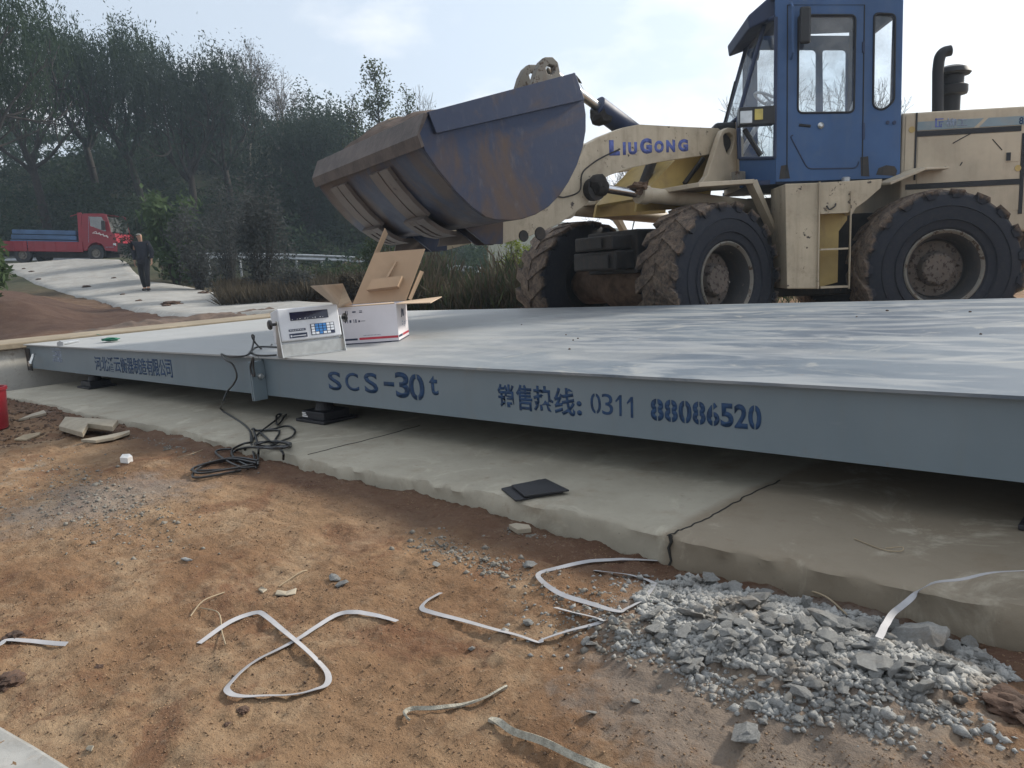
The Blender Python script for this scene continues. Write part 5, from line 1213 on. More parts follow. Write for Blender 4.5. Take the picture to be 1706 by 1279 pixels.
a = [lr(x, y, hw) for x, y in ((1617, 217), (1624, 217), (1650, 192), (1643, 192))]; mb = MB(); mb.prism(a, hw+.0062, hw+.0075); mb.build('band_slash', M['cream'], hood)
a, b = lr(1673, 270, hw), lr(1697, 252, hw); mb = MB(); mb.box(b[0], a[0], hw+.0082, hw+.014, a[1], b[1]); mb.build('latch_plate', M['cream'], hood, bevel=.003)
a, b = lr(1674, 268, hw), lr(1682, 254, hw); mb = MB(); mb.box(b[0], a[0], hw+.0145, hw+.02, a[1], b[1]); mb.build('latch', M['black'], hood)
for pts in (((1586, 239), (1600, 231), (1617, 222)), ((1652, 232), (1668, 250)), ((1527, 283), (1552, 283), (1575, 278)), ((1598, 276), (1602, 270))):
    mb = MB(); P = [lr(x, y, hw) for x, y in pts]; mb.tube([(p[0], hw+.0085, p[1]) for p in P], .006, 5); mb.build('dent', M['black'], hood)
for x, y in ((1518, 216), (1694, 280)): a = lr(x, y, hw); mb = MB(); mb.lathe([(0, 0), (.035, 0), (.035, .004), (0, .004)], 'y', 14, (a[0], hw+.0105, a[1])); mb.build('touch_up_spot', M['yellow'], hood)
# exhaust stack and pre-cleaner
def zx(px, py, y=0.): q = loc(Br, Or, px, py, y); return Vector(q)
e0_, e1_, e2_, e3_ = zx(1562, 195, .18), zx(1562, 118, .18), zx(1565, 96, .18), zx(1583, 84, .18)
mb = MB(); mb.tube([e0_+Vector((0, 0, -.1)), e1_, *[Vector(p) for p in catmull([e1_, e2_, zx(1572, 87, .18), e3_], 5)[1:]]], .062, 16); mb.build('exhaust_pipe', M['black'], hood, smooth=True, auto=60)
pc = zx(1583, 190, 0); k = abs(lr(1600, 150, 0)[0]-lr(1566, 150, 0)[0])/2; z1 = lambda y: zx(1583, y, 0).z
mb = MB(); mb.lathe([(0, pc.z-.1), (k*.85, pc.z-.1), (k*.85, z1(160)), (k*1.42, z1(158)), (k*1.5, z1(154)), (k*1.5, z1(144)), (k*1.1, z1(141)), (k*1.1, z1(127)), (k*1.6, z1(126)), (k*1.74, z1(123)), (k*1.5, z1(115)), (k*.8, z1(110)), (0, z1(109))], 'z', 28, (pc.x, 0, 0)); mb.build('pre_cleaner', M['black'], hood, smooth=True, auto=40)
# rear fender step bent over the wheel
f1, f2, f3 = lr(1466, 303, .9), lr(1524, 280, .9), lr(1578, 280, .9)
mb = MB(); mb.hexa([(f1[0], .79, f1[1]-.03), (f2[0], .79, f2[1]-.02), (f2[0], 1.2, f2[1]-.05), (f1[0], 1.2, f1[1]-.06), (f1[0], .79, f1[1]), (f2[0], .79, f2[1]+.01), (f2[0], 1.2, f2[1]-.02), (f1[0], 1.2, f1[1]-.03)]); mb.hexa([(f2[0], .79, f2[1]-.03), (f3[0], .79, f3[1]-.01), (f3[0], .95, f3[1]-.01), (f2[0], 1.18, f2[1]-.05), (f2[0], .79, f2[1]), (f3[0], .79, f3[1]+.01), (f3[0], .95, f3[1]+.01), (f2[0], 1.18, f2[1]-.02)])
lp_(mb, 'rear_fender', 'cream', bevel=.006)
# ---- tank, step box, ladder (left) and a mirrored tank on the right
TY = 1.3
tank = [(1308, 306), (1365, 304), (1365, 481), (1311, 481)]
for s in (1, -1):
    mb = MB(); mb.prism([lr(x, y, TY) for x, y in tank], s*.64, s*TY); tk = lp_(mb, 'fuel_tank', 'cream_chip', bevel=.012)
box_ = [(1366, 304), (1470, 298), (1467, 313), (1443, 334), (1426, 346), (1419, 358), (1417, 352), (1366, 354)]
mb = MB(); mb.prism([lr(x, y, TY) for x, y in box_], .64, TY-.004); lp_(mb, 'step_box', 'cream_chip', bevel=.006)
mb = MB(); mb.prism([lr(x, y, TY-.2) for x, y in ((1366, 355), (1412, 355), (1412, 366), (1398, 385), (1396, 470), (1366, 478))], .60, TY-.22); lp_(mb, 'step_back_panel', 'yellow')
mb = MB(); a, b = lr(1377, 349, TY), lr(1392, 344, TY); mb.tube(catmull([(a[0], TY, a[1]+.04), (a[0]-.02, TY+.03, a[1]), (b[0]+.02, TY+.03, b[1]), (b[0], TY, b[1]+.03)], 4), .009, 6); lp_(mb, 'step_box_handle', 'darkmetal', smooth=True)
mb = MB(); a = lr(1409, 299, TY-.3); mb.lathe([(0, 0), (.045, 0), (.045, .05), (.03, .06), (0, .06)], 'z', 14, (a[0], TY-.3, a[1]-.03)); lp_(mb, 'filler_cap', 'galv', smooth=True)
mb = MB(); LY = TY+.04
for px0, px1 in ((1362, 1367), (1414, 1419.5)):
    a, b = lr(px0, 481, LY), lr(px1, 302 if px0 < 1400 else 318, LY); mb.box(b[0], a[0], LY-.035, LY, a[1], b[1])
ladr = lp_(mb, 'ladder', 'cream_chip')
for y in (353.5, 414.5, 478):
    a, b = lr(1367.3, y+2.5, LY), lr(1413.7, y-2.5, LY); mb = MB(); mb.box(b[0], a[0], LY-.15, LY-.005, a[1], b[1]); mb.build('rung', M['cream_chip'], ladr)

# ------------------------------------------------------------------ red truck
Bt, Ot = frame(rh*math.cos(R(3))+fh*math.sin(R(3)), R(-5.0), dep(160, 434, 35.5), (0, -.95, 0))
Tt = m4(Bt, Ot)
def lt(px, py, y=-1.0): q = loc(Bt, Ot, px, py, y); return (q[0], q[2])
tr = tag(empty('truck', mat=Tt), 'small red flatbed truck with low red sides on the far road', 'truck')
cabp = [(136, 357), (138, 355.5), (172, 355.5), (177, 357.5), (180.5, 368), (185, 387), (191, 389), (195, 403), (195, 419), (175, 417), (173, 411), (168, 405.5), (160, 403.5), (152, 405.5), (147, 411), (145, 417.5), (137, 417.5)]
win = [(148, 360.5), (169, 361), (173.5, 369), (177, 385.5), (171, 384), (150, 376)]
mb = MB(); mb.prism([lt(*q) for q in cabp], -1.0, -.97, [[lt(*q) for q in win]]); tc_ = mb.build('cab', M['truckred'], tr, bevel=.01)
mb = MB(); mb.prism([lt(*q) for q in cabp], .97, 1.0, [[lt(*q) for q in win]]); mb.build('cab_side', M['truckred'], tc_)
mb = MB(); mb.prism([lt(*q) for q in win], -.985, -.98); mb.build('window_pane', M['tglass'], tc_)
a, b, c, d = lt(137, 356), lt(177, 356), lt(185, 387), lt(195, 405)
def slabx(p, q, t, y0, y1, mat, name, par):
    mb = MB(); mb.hexa([(p[0], y0, p[1]), (q[0], y0, q[1]), (q[0], y1, q[1]), (p[0], y1, p[1]), (p[0]-t, y0, p[1]-t), (q[0]-t, y0, q[1]-t), (q[0]-t, y1, q[1]-t), (p[0]-t, y1, p[1]-t)]); return mb.build(name, mat, par)
slabx(lt(137, 356), lt(177, 357), .03, -.965, .965, M['truckred'], 'cab_roof', tc_); slabx(lt(178, 361), lt(184.5, 386), .03, -.965, .965, M['tglass'], 'windscreen', tc_)
slabx(lt(185, 388), lt(195, 404), .04, -.965, .965, M['truckred'], 'cab_front', tc_); slabx(lt(195, 404.5), lt(195, 419), .05, -.965, .965, M['blackplastic'], 'bumper', tc_)
slabx(lt(137.5, 357), lt(137.5, 417), .03, -.965, .965, M['truckred'], 'cab_back', tc_)
a, b = lt(172.5, 383), lt(177.5, 368); mb = MB(); mb.box(a[0], b[0], -1.22, -1.12, a[1], b[1]); mb.box(a[0], a[0]+.04, -1.12, -1.0, b[1]-.04, b[1]); mb.build('mirror', M['blackplastic'], tc_, bevel=.02)
a, b = lt(189, 409), lt(193.5, 405); mb = MB(); mb.box(a[0], b[0], -1.02, -1.001, a[1], b[1]); mb.build('headlight', M['lens'], tc_)
mb = MB(); 
for k in range(4):
    p = [lt(156+k*6, 387+k*2.1), lt(160+k*6, 385.5+k*2.1), lt(161.5+k*6, 389.5+k*2.1)]; mb.tube([(q[0], -1.004, q[1]) for q in p], .018, 5)
p = [lt(154, 388), lt(168, 390), lt(181, 395)]; mb.tube([(q[0], -1.004, q[1]) for q in p], .014, 5); mb.build('door_script', M['white'], tc_)
mb = MB(); p = [lt(147.5, 360), lt(147.5, 404)]; mb.tube([(q[0], -1.001, q[1]) for q in p], .008, 5); p = [lt(176, 411.5), lt(190, 411.5)]; mb.tube([(q[0], -1.003, q[1]) for q in p], .012, 5); mb.build('trim_line', M['inkgrey'], tc_)
for (p0, p1) in (((-34, 401.0), (45, 401.5)), ((46.5, 401.5), (138, 403))):
    a, b = lt(*p0), lt(*p1); mb = MB(); mb.hexa([(a[0], -1.05, a[1]-.46), (b[0], -1.05, b[1]-.46), (b[0], -1.0, b[1]-.46), (a[0], -1.0, a[1]-.46), (a[0], -1.05, a[1]), (b[0], -1.05, b[1]), (b[0], -1.0, b[1]), (a[0], -1.0, a[1])]); sd_ = mb.build('bed_side', M['truckred'], tr, bevel=.01)
    mb = MB()
    for k in range(5): x = a[0]+(b[0]-a[0])*(k+.5)/5; z = a[1]+(b[1]-a[1])*(k+.5)/5; mb.box(x-.03, x+.03, -1.065, -1.051, z-.44, z-.02)
    mb.build('bed_side_rib', M['truckred'], sd_)
a, b = lt(-34, 416), lt(138, 417); zf = min(a[1], b[1])
mb = MB(); mb.box(a[0], b[0], -1.0, 1.0, zf-.02, zf+.06); mb.box(a[0], b[0], 1.0, 1.05, zf-.02, zf+.44); mb.box(a[0]-.05, a[0], -1.0, 1.0, zf, zf+.44); mb.build('bed_floor', M['darkmetal'], tr)
mb = MB(); mb.box(a[0]+.2, lt(190, 417)[0], -.45, .45, zf-.28, zf-.03); mb.build('frame_rail', M['darkmetal'], tr)
mb = MB(); a, b = lt(131, 403), lt(135.5, 354)
for y in (-.95, 0, .95): mb.box(a[0], b[0]-.03, y-.03, y+.03, a[1]-.3, b[1])
mb.box(a[0], a[0]+.05, -.91, .91, a[1]+.02, a[1]+.55); mb.box(a[0], a[0]+.05, -.92, .92, b[1]-.12, b[1]-.06); mb.tube([(a[0]-.35, -.9, b[1]-.17), (a[0]+.1, -.9, b[1]-.02)], .02, 6); mb.build('headboard', M['truckred'], tr)
a, b = lt(11, 380), lt(126, 382); c = lt(11, 408)[1]
ld_ = empty('cargo_sheet', mat=Tt); tag(ld_, 'stack of ribbed blue sheet panels loaded on the bed of the red truck', 'cargo')
mb = MB()
for k in range(4): mb.box(a[0]+.04*k, b[0]-.03*k, -.9+.02*k, .85, zf+.07+k*(a[1]-zf-.08)/4, zf+.07+(k+.86)*(a[1]-zf-.08)/4)
mb.build('panel_stack', M['truckblue'], ld_, bevel=.02)
for px, py in ((160, 421.5), (38, 424.5)):
    for y in (-.86, .86):
        c_ = lt(px, py, -.95); mb = MB(); mb.lathe([(.2, -.11), (.36, -.12), (.385, -.08), (.385, .08), (.36, .12), (.2, .11)], 'y', 28, (c_[0], y, c_[1])); w_ = mb.build('wheel', M['rubber'], tr, smooth=True)
        mb = MB(); s = -1 if y < 0 else 1; mb.lathe([(.2, s*.10), (.19, s*.06), (.09, s*.03), (.08, s*.09), (0, s*.09)], 'y', 20, (c_[0], y, c_[1])); mb.build('rim', M['rimgrey'], w_, smooth=True)

# ------------------------------------------------------------------ person
def skin(name, V, E, rad, mat, parent=None, sub=2, root=0):
    me = bpy.data.meshes.new(name); me.from_pydata([tuple(v) for v in V], E, []); o = bpy.data.objects.new(name, me); col.objects.link(o)
    sk = o.modifiers.new('skin', 'SKIN'); sk.use_smooth_shade = True
    for i, v in enumerate(me.skin_vertices[0].data):
        r = rad[i]; v.radius = r if isinstance(r, tuple) else (r, r); v.use_root = (i == root)
    o.modifiers.new('sub', 'SUBSURF').levels = sub; o.modifiers['sub'].render_levels = sub
    dg = bpy.context.evaluated_depsgraph_get(); dg.update(); m2 = bpy.data.meshes.new_from_object(o.evaluated_get(dg))
    o.modifiers.clear(); o.data = m2; m2.materials.clear(); m2.materials.append(mat)
    if parent: o.parent = parent
    return o
pf_ = dep(246, 486, 23.2); pf_[2] = float(height(pf_[0], pf_[1], False))+.062
fw = -(fh*.93)+rh*.12; fw /= np.linalg.norm(fw); lft = np.array([-fw[1], fw[0], 0])
Tp = m4(np.stack([fw, lft, np.array([0, 0, 1.])], 1), pf_)
M['skin'] = simple('skin', (.36, .21, .145), .6, var=.08); M['jacket'] = simple('navy_jacket_cloth', (.011, .013, .022), .85, bump=.3); M['trouser'] = simple('black_trouser_cloth', (.010, .010, .014), .85, bump=.2); M['cap'] = simple('pale_knit_cap', (.40, .39, .36), .9, var=.2, scale=30); M['hair'] = simple('grey_hair', (.12, .115, .11), .9)
def J(**k): return k
jt = dict(pel=(0, 0, .93), wai=(.0, 0, 1.08), che=(.02, 0, 1.27), nec=(.02, 0, 1.45), hd0=(.035, 0, 1.52), hd1=(.05, 0, 1.62), hd2=(.045, 0, 1.69),
    lsh=(.01, .19, 1.40), lel=(-.02, .27, 1.13), lwr=(.08, .26, .90), rsh=(.01, -.19, 1.40), rel=(-.05, -.25, 1.13), rwr=(.02, -.24, .89),
    lhp=(0, .095, .90), lkn=(.15, .10, .50), lan=(.20, .10, .09), lto=(.35, .12, .035), rhp=(0, -.095, .90), rkn=(.0, -.11, .50), ran=(-.20, -.12, .10), rto=(-.05, -.14, .04))
keys = list(jt); ix = {k: i for i, k in enumerate(keys)}
E_ = [('pel', 'wai'), ('wai', 'che'), ('che', 'nec'), ('nec', 'hd0'), ('hd0', 'hd1'), ('hd1', 'hd2'), ('che', 'lsh'), ('lsh', 'lel'), ('lel', 'lwr'), ('che', 'rsh'), ('rsh', 'rel'), ('rel', 'rwr'), ('pel', 'lhp'), ('lhp', 'lkn'), ('lkn', 'lan'), ('lan', 'lto'), ('pel', 'rhp'), ('rhp', 'rkn'), ('rkn', 'ran'), ('ran', 'rto')]
rd = dict(pel=(.14, .11), wai=(.12, .09), che=(.10, .085), nec=.052, hd0=.065, hd1=(.085, .075), hd2=.06, lsh=.036, lel=.034, lwr=.028, rsh=.036, rel=.034, rwr=.028, lhp=.085, lkn=.058, lan=.042, lto=.035, rhp=.085, rkn=.058, ran=.042, rto=.035)
V = [jt[k] for k in keys]; rads = [rd[k] for k in keys]; EE = [(ix[a], ix[b]) for a, b in E_]
for side, wr in ((1, 'lwr'), (-1, 'rwr')):     # palm, four fingers of different length, a thumb
    wx = np.array(jt[wr]); d = np.array([.25, .02*side, -1]); d /= np.linalg.norm(d); ac = np.array([.95, 0, .25])
    V.append(tuple(wx+d*.06)); rads.append((.030, .016)); pi = len(V)-1; EE.append((ix[wr], pi))
    for k, L in enumerate((.078, .086, .08, .062)):
        b0_ = wx+d*.09+ac*(.03-.02*k); b1_ = b0_+d*L*.55+np.array([0, -side*.012, 0]); b2_ = b1_+d*L*.4+np.array([0, -side*.03, 0])
        i0 = len(V); V += [tuple(b0_), tuple(b1_), tuple(b2_)]; rads += [.0095, .009, .0075]; EE += [(pi, i0), (i0, i0+1), (i0+1, i0+2)]
    t0_ = wx+d*.045+ac*.035; t1_ = t0_+d*.03+ac*.022; i0 = len(V); V += [tuple(t0_), tuple(t1_), tuple(t1_+d*.028)]; rads += [.011, .0105, .009]; EE += [(pi, i0), (i0, i0+1), (i0+1, i0+2)]
pr = skin('person', V, EE, rads, M['skin'], None, 2); pr.matrix_world = Tp
tag(pr, 'man in dark jacket, black trousers and pale cap standing on the concrete road', 'person')
mb = MB(); h_ = Vector(jt['hd1'])
mb.lump(h_+Vector((.095, 0, -.015)), (.018, .014, .024), 1, 2, .05); mb.lump(h_+Vector((.0, .085, -.01)), (.02, .012, .03), 2, 2, .05); mb.lump(h_+Vector((.0, -.085, -.01)), (.02, .012, .03), 3, 2, .05); mb.build('face_relief', M['skin'], pr, smooth=True)
mb = MB(); mb.lump(h_+Vector((.078, .03, .012)), (.012, .014, .007), 1, 1, 0); mb.lump(h_+Vector((.078, -.03, .012)), (.012, .014, .007), 1, 1, 0); mb.lump(h_+Vector((.076, 0, -.055)), (.012, .026, .006), 1, 1, 0); mb.build('eyes_and_mouth', M['hair'], pr, smooth=True)
mb = MB(); mb.lump(h_+Vector((-.012, 0, .05)), (.105, .094, .085), 4, 3, .06, 3); mb.lump(h_+Vector((.07, 0, .05)), (.06, .07, .018), 5, 3, .05); mb.build('cap', M['cap'], pr, smooth=True)
sub_ = ['pel', 'wai', 'che', 'nec', 'lsh', 'lel', 'lwr', 'rsh', 'rel', 'rwr']; si = {k: i for i, k in enumerate(sub_)}
def lower(k): 
    p = list(jt[k])
    if k == 'pel': p[2] -= .06
    if k == 'nec': p[2] -= .02
    if k in ('lwr', 'rwr'): p[2] += .03
    return tuple(p)
skin('jacket', [lower(k) for k in sub_], [(si[a], si[b]) for a, b in E_ if a in si and b in si], [{'pel': (.20, .16), 'wai': (.19, .155), 'che': (.20, .17), 'nec': .085, 'lsh': .105, 'rsh': .105, 'lel': .082, 'rel': .082, 'lwr': .048, 'rwr': .048}[k] for k in sub_], M['jacket'], pr, 2)
sub_ = ['pel', 'lhp', 'lkn', 'lan', 'rhp', 'rkn', 'ran']; si = {k: i for i, k in enumerate(sub_)}
skin('trousers', [jt[k] for k in sub_], [(si[a], si[b]) for a, b in E_ if a in si and b in si], [{'pel': (.16, .125), 'lhp': .105, 'rhp': .105, 'lkn': .08, 'rkn': .08, 'lan': .066, 'ran': .066}[k] for k in sub_], M['trouser'], pr, 2)
for a, b in (('lan', 'lto'), ('ran', 'rto')):
    p, q = Vector(jt[a]), Vector(jt[b]); p.z = .045; mb = MB(); mb.tube([p+Vector((-.06, 0, 0)), p, p.lerp(q, .6), q], [.04, .052, .048, .036], 10); mb.build('shoe', M['black'], pr, smooth=True, auto=60)

# dark soil clumps on the concrete road
for (x, y, r, lab) in ((286, 511, 17, 'flat dark soil clump on the road below the man'), (278, 514, 8, 'small dark soil clump touching the flat clump on the road'), (205, 494, 4, 'small dark clod on the road left of the man'), (392, 509, 14, 'flat dark soil clump near the right edge of the road'), (145, 481, 7, 'thin dark clump in the middle of the road'), (53, 455, 4, 'small dark clod at the far left of the road'), (40, 450, 3, 'tiny dark clod near the top of the road'), (65, 468, 4, 'dark clod near the left verge of the road'), (190, 466, 4, 'dark clod on the road behind the man'), (340, 492, 9, 'thin dark clump on the road edge right of the man'), (232, 505, 5, 'dark clod on the road in front of the man')):
    p = hit(x, y, 6, 40, False); p[2] = float(height(p[0], p[1], False))+.062; rr = r*np.linalg.norm(p-CAM)/FPX; mb = MB(); mb.lump(p, (rr, rr*.8, min(.07, rr*.35)), x, 3, .5, 2); tag(mb.build('soil_clump', M['grassmud'], smooth=True), lab, 'soil clump')

# ------------------------------------------------------------------ vegetation
M['willow'] = leafmat('willow_leaf', (.022, .040, .027), (.044, .066, .038)); M['willow2'] = leafmat('willow_leaf_grey', (.026, .040, .032), (.042, .058, .044))
M['poplar'] = leafmat('poplar_leaf', (.035, .055, .024), (.07, .085, .034)); M['bright'] = leafmat('fresh_green_leaf', (.048, .075, .036), (.075, .11, .055)); M['greyleaf'] = leafmat('grey_green_leaf', (.046, .052, .052), (.078, .083, .081))
M['dryweed'] = leafmat('dry_weed', (.055, .047, .036), (.085, .072, .052), .2); M['greenweed'] = leafmat('green_weed', (.030, .042, .025), (.05, .064, .034)); M['yellowleaf'] = leafmat('yellow_green_leaf', (.13, .17, .03), (.22, .24, .06))
M['bark'] = simple('dark_bark', (.035, .03, .027), .95, var=.3, scale=9, bump=.5, bscale=20); M['barklight'] = simple('grey_bark', (.10, .09, .08), .95, var=.3, scale=9)
def rhombs(C_, A_, B_):    # centre, half axis, half side
    V = np.stack([C_-A_, C_+B_, C_+A_, C_-B_], 1).reshape(-1, 3); n = len(C_); return V, (np.arange(n*4).reshape(n, 4))
def unit(v): return v/np.maximum(np.linalg.norm(v, axis=-1, keepdims=True), 1e-9)
def leafcloud(C_, ln, wd, down=0.0, spread=1.0):
    n = len(C_); a = rng.normal(size=(n, 3)); a[:, 2] = a[:, 2]*.6; a = unit(a)*spread; a[:, 2] -= down; a = unit(a); b = unit(np.cross(a, rng.normal(size=(n, 3))))
    k = rng.uniform(.6, 1.3, (n, 1)); return rhombs(C_, a*ln*k/2, b*wd*k/2)
class Twigs:
    def __init__(s): s.seg = []
    def add(s, p, q, r0, r1): s.seg.append((p, q, r0, r1))
    def mesh(s, name, mat, parent, sides=4):
        P = np.array([x[0] for x in s.seg]); Q = np.array([x[1] for x in s.seg]); r0 = np.array([x[2] for x in s.seg]); r1 = np.array([x[3] for x in s.seg])
        d = unit(Q-P); ref = np.where(np.abs(d[:, 2:3]) < .9, np.array([[0, 0, 1.]]), np.array([[1., 0, 0]])); a = unit(np.cross(d, ref)); b = np.cross(d, a); n = len(P)
        t = np.arange(sides)*2*math.pi/sides; ring = a[:, None]*np.cos(t)[None, :, None]+b[:, None]*np.sin(t)[None, :, None]
        V = np.concatenate([P[:, None]+ring*r0[:, None, None], Q[:, None]+ring*r1[:, None, None]], 1).reshape(-1, 3)
        k = np.arange(sides); f = np.stack([k, (k+1) % sides, sides+(k+1) % sides, sides+k], -1); F = (f[None]+(np.arange(n)*2*sides)[:, None, None]).reshape(-1, 4)
        return mesh_np(name, V, F, mat, parent)
def grow(tw, p, d, L, r, depth, tips, bend=.25, split=(2, 4), up=.1, ratio=.68, ang=.6):
    steps = 4; q = p
    for i in range(steps):
        d = unit(d+rng.normal(size=3)*bend*.5+np.array([0, 0, up])); q2 = q+d*L/steps; tw.add(q, q2, r*(1-.12*i), r*(1-.12*(i+1))); q = q2
        if depth > 0 and i >= 1 and rng.random() < .55:
            e = unit(d+rng.normal(size=3)*ang); grow(tw, q, e, L*ratio*rng.uniform(.7, 1.1), r*.5, depth-1, tips, bend, split, up, ratio, ang)
    if depth == 0: tips.append((q, d)); return
    for k in range(rng.integers(*split)):
        e = unit(d+rng.normal(size=3)*ang); grow(tw, q, e, L*ratio*rng.uniform(.8, 1.1), r*.58, depth-1, tips, bend, split, up, ratio, ang)
def tree_root(name, base, label, cat, group=None): return tag(empty(name, base), label, cat, group)
def base_at(px, py, q): p = dep(px, py, q); p[2] = gz(p[0], p[1])-.1; return p
def willow(px, py, q, top, width, label, mat='willow', strands=320, dens=1.0, group='willows on the bank behind the road', hang=2.4):
    b = base_at(px, py, q); H = zabove(b, px-.14*(py-top), top)-b[2]; r = tree_root('willow_tree', b, label, 'tree', group); tw = Twigs(); tips = []
    trunk_top = np.array([rng.uniform(-.5, .5), rng.uniform(-.5, .5), H*.36]); tw.add(np.zeros(3), trunk_top*.5+np.array([.15, 0, 0]), .26, .22); tw.add(trunk_top*.5+np.array([.15, 0, 0]), trunk_top, .22, .19)
    for k in range(7):
        a = k*.9+rng.uniform(0, .5); e = unit(np.array([math.cos(a)*.75, math.sin(a)*.75, rng.uniform(.6, 1.3)])); grow(tw, trunk_top*rng.uniform(.75, 1), e, H*.24, .12, 2, tips, .3, (2, 3), .12, .7, .55)
    tw.mesh('trunk', M['bark'], r, 6)
    T_ = np.array([t[0] for t in tips]); sc3 = np.array([width/2/max(1e-3, np.abs(T_[:, 0]).max()), width/2/max(1e-3, np.abs(T_[:, 1]).max()), 1]); T_ = T_*np.minimum(sc3, 1.4)
    T_[:, 2] *= H*.97/max(T_[:, 2].max(), .1)
    T_ = T_[rng.random(len(T_)) < .5]; Cs = []; As = []
    for k in range(int(strands*dens*1.6)):
        t = T_[rng.integers(len(T_))]+rng.normal(size=3)*np.array([.7, .7, .45]); L = hang*rng.uniform(.35, 1.25); n = int(L*11); s = np.linspace(0, 1, n)[:, None]
        out_ = unit(np.array([t[0], t[1], .6]))*.55*rng.uniform(.2, 1); c = t+out_*np.sqrt(s)-np.array([0, 0, 1])*L*s**1.25+rng.normal(size=(n, 3))*.05; Cs.append(c); As.append(np.tile([[0, 0, -1.]], (n, 1))+rng.normal(size=(n, 3))*.38)
    C_ = np.concatenate(Cs); A_ = unit(np.concatenate(As)); n = len(C_); B_ = unit(np.cross(A_, rng.normal(size=(n, 3)))); kk = rng.uniform(.7, 1.4, (n, 1))
    V1, F1 = rhombs(C_, A_*.115*kk, B_*.024*kk)
    nn2 = int(5600*dens); C2 = T_[rng.integers(len(T_), size=nn2)]+rng.normal(size=(nn2, 3))*np.array([.55, .55, .5]); V2, F2 = leafcloud(C2, .20, .062, .7)
    mesh_np('crown', np.concatenate([V1, V2]), np.concatenate([F1, F2+len(V1)]), M[mat], r); return r
def bare(px, py, q, top, label, leaves=0, group='bare trees on the skyline', mat='greyleaf', spread=.5, rr=.13, depth=4):
    b = base_at(px, py, q); H = zabove(b, px-.14*(py-top)*(1 if px < 900 else .3), top)-b[2]; r = tree_root('bare_tree', b, label, 'tree', group); tw = Twigs(); tips = []
    tw.add(np.zeros(3), np.array([.1, 0, H*.22]), rr*1.3, rr)
    for k in range(3): grow(tw, np.array([.1, 0, H*.22]), unit(np.array([rng.normal()*spread, rng.normal()*spread, 1.1])), H*.24, rr*.7, depth, tips, .22, (2, 4), .10, .72, .5)
    P = np.array([x[1] for x in tw.seg]); s = H/P[:, 2].max(); tw.seg = [(a*np.array([s, s, s]), c*np.array([s, s, s]), max(.008, r0), max(.007, r1)) for a, c, r0, r1 in tw.seg]
    tw.mesh('trunk', M['barklight'] if leaves < 2000 else M['bark'], r, 3)
    if leaves:
        T_ = np.array([t[0] for t in tips])*s; C_ = T_[rng.integers(len(T_), size=leaves)]+rng.normal(size=(leaves, 3))*.22*np.array([1, 1, 1.4]); V1, F1 = leafcloud(C_, .15, .06, .6); mesh_np('crown', V1, F1, M[mat], r)
    return r
def shrub(px, py, q, top, wpx, label, mat, n=3500, leaf=.11, group=None, name='shrub', down=.2, clump=28, hold=None, stems=14, stemmat='bark'):
    b = base_at(px, py, q); H = zabove(b, px-.12*(py-top), top)-b[2]; Wd = wpx*q/FPX/2; r = tree_root(name, b, label, 'shrub' if name == 'shrub' else name.replace('_', ' '), group); tw = Twigs()
    cc = rng.normal(size=(clump, 3)); cc = unit(cc)*rng.uniform(.35, 1, (clump, 1)); cc = cc*np.array([Wd, Wd*.8, H*.46])+np.array([0, 0, H*.54])
    for c in cc[:stems*2]:
        m = c*np.array([.45, .45, .5]); tw.add(np.zeros(3)+np.array([c[0]*.1, c[1]*.1, 0]), m, .022, .014); tw.add(m, c, .014, .006)
        for k in range(3): e = c+rng.normal(size=3)*np.array([.25, .25, .35])*Wd*.6; tw.add(c, e, .006, .003)
    tw.mesh('stem', M[stemmat], r, 4)
    C_ = cc[rng.integers(clump, size=n)]+rng.normal(size=(n, 3))*np.array([Wd, Wd*.8, H*.4])*.20; C_[:, 2] = np.maximum(C_[:, 2], .03); V1, F1 = leafcloud(C_, leaf, leaf*.36, down); mesh_np('crown', V1, F1, M[mat], r); return r
willow(-30, 470, 34, -70, 8.5, 'tallest willow at the far left, its crown leaving the top of the picture', strands=420, dens=1.25, group=None)
willow(90, 440, 43, -8, 7.5, 'dense willow behind the red truck bed, second from the left', strands=380, dens=1.15, group=None)
willow(178, 430, 49, 52, 5.0, 'willow with a thin arched top between the truck cab and the tall left willow', strands=300, group=None)
willow(252, 430, 47, 44, 6.0, 'willow above the man with a thin drooping top', strands=330, group=None)
willow(330, 420, 45, 82, 7.0, 'broad round willow right of the man', strands=380, dens=1.1, group=None, mat='willow2')
willow(394, 420, 47, 108, 4.4, 'narrow willow at the right end of the dark willow row', strands=230, group=None, mat='willow2')
willow(505, 400, 44, 205, 6.0, 'low willow behind the grey shrubs left of the bucket', strands=240, group=None, mat='willow2', hang=2.0)
willow(562, 400, 46, 180, 3.4, 'small drooping willow just left of the bucket on the skyline', strands=90, dens=.45, group=None, mat='willow2', hang=1.6)
bare(430, 400, 50, 66, 'tall thinly leaved bare tree right of the willow row', 1500, None)
bare(478, 400, 52, 115, 'bare tree with leaning limbs right of the tall thinly leaved tree', 350, None, spread=.8)
bare(536, 400, 55, 188, 'small bare tree between the leaning bare tree and the small drooping willow', 120, None)
bare(745, 420, 58, 142, 'bare tree behind the upper lip of the bucket', 60, None)
bare(1045, 440, 42, 268, 'bare tree seen through the gap under the lift arm', 0, None, rr=.07)
bare(1355, 440, 38, 118, 'bare tree seen through the cab door window', 0, None, rr=.06); bare(1470, 440, 36, 135, 'bare tree seen through the rear cab window', 0, None, rr=.06)
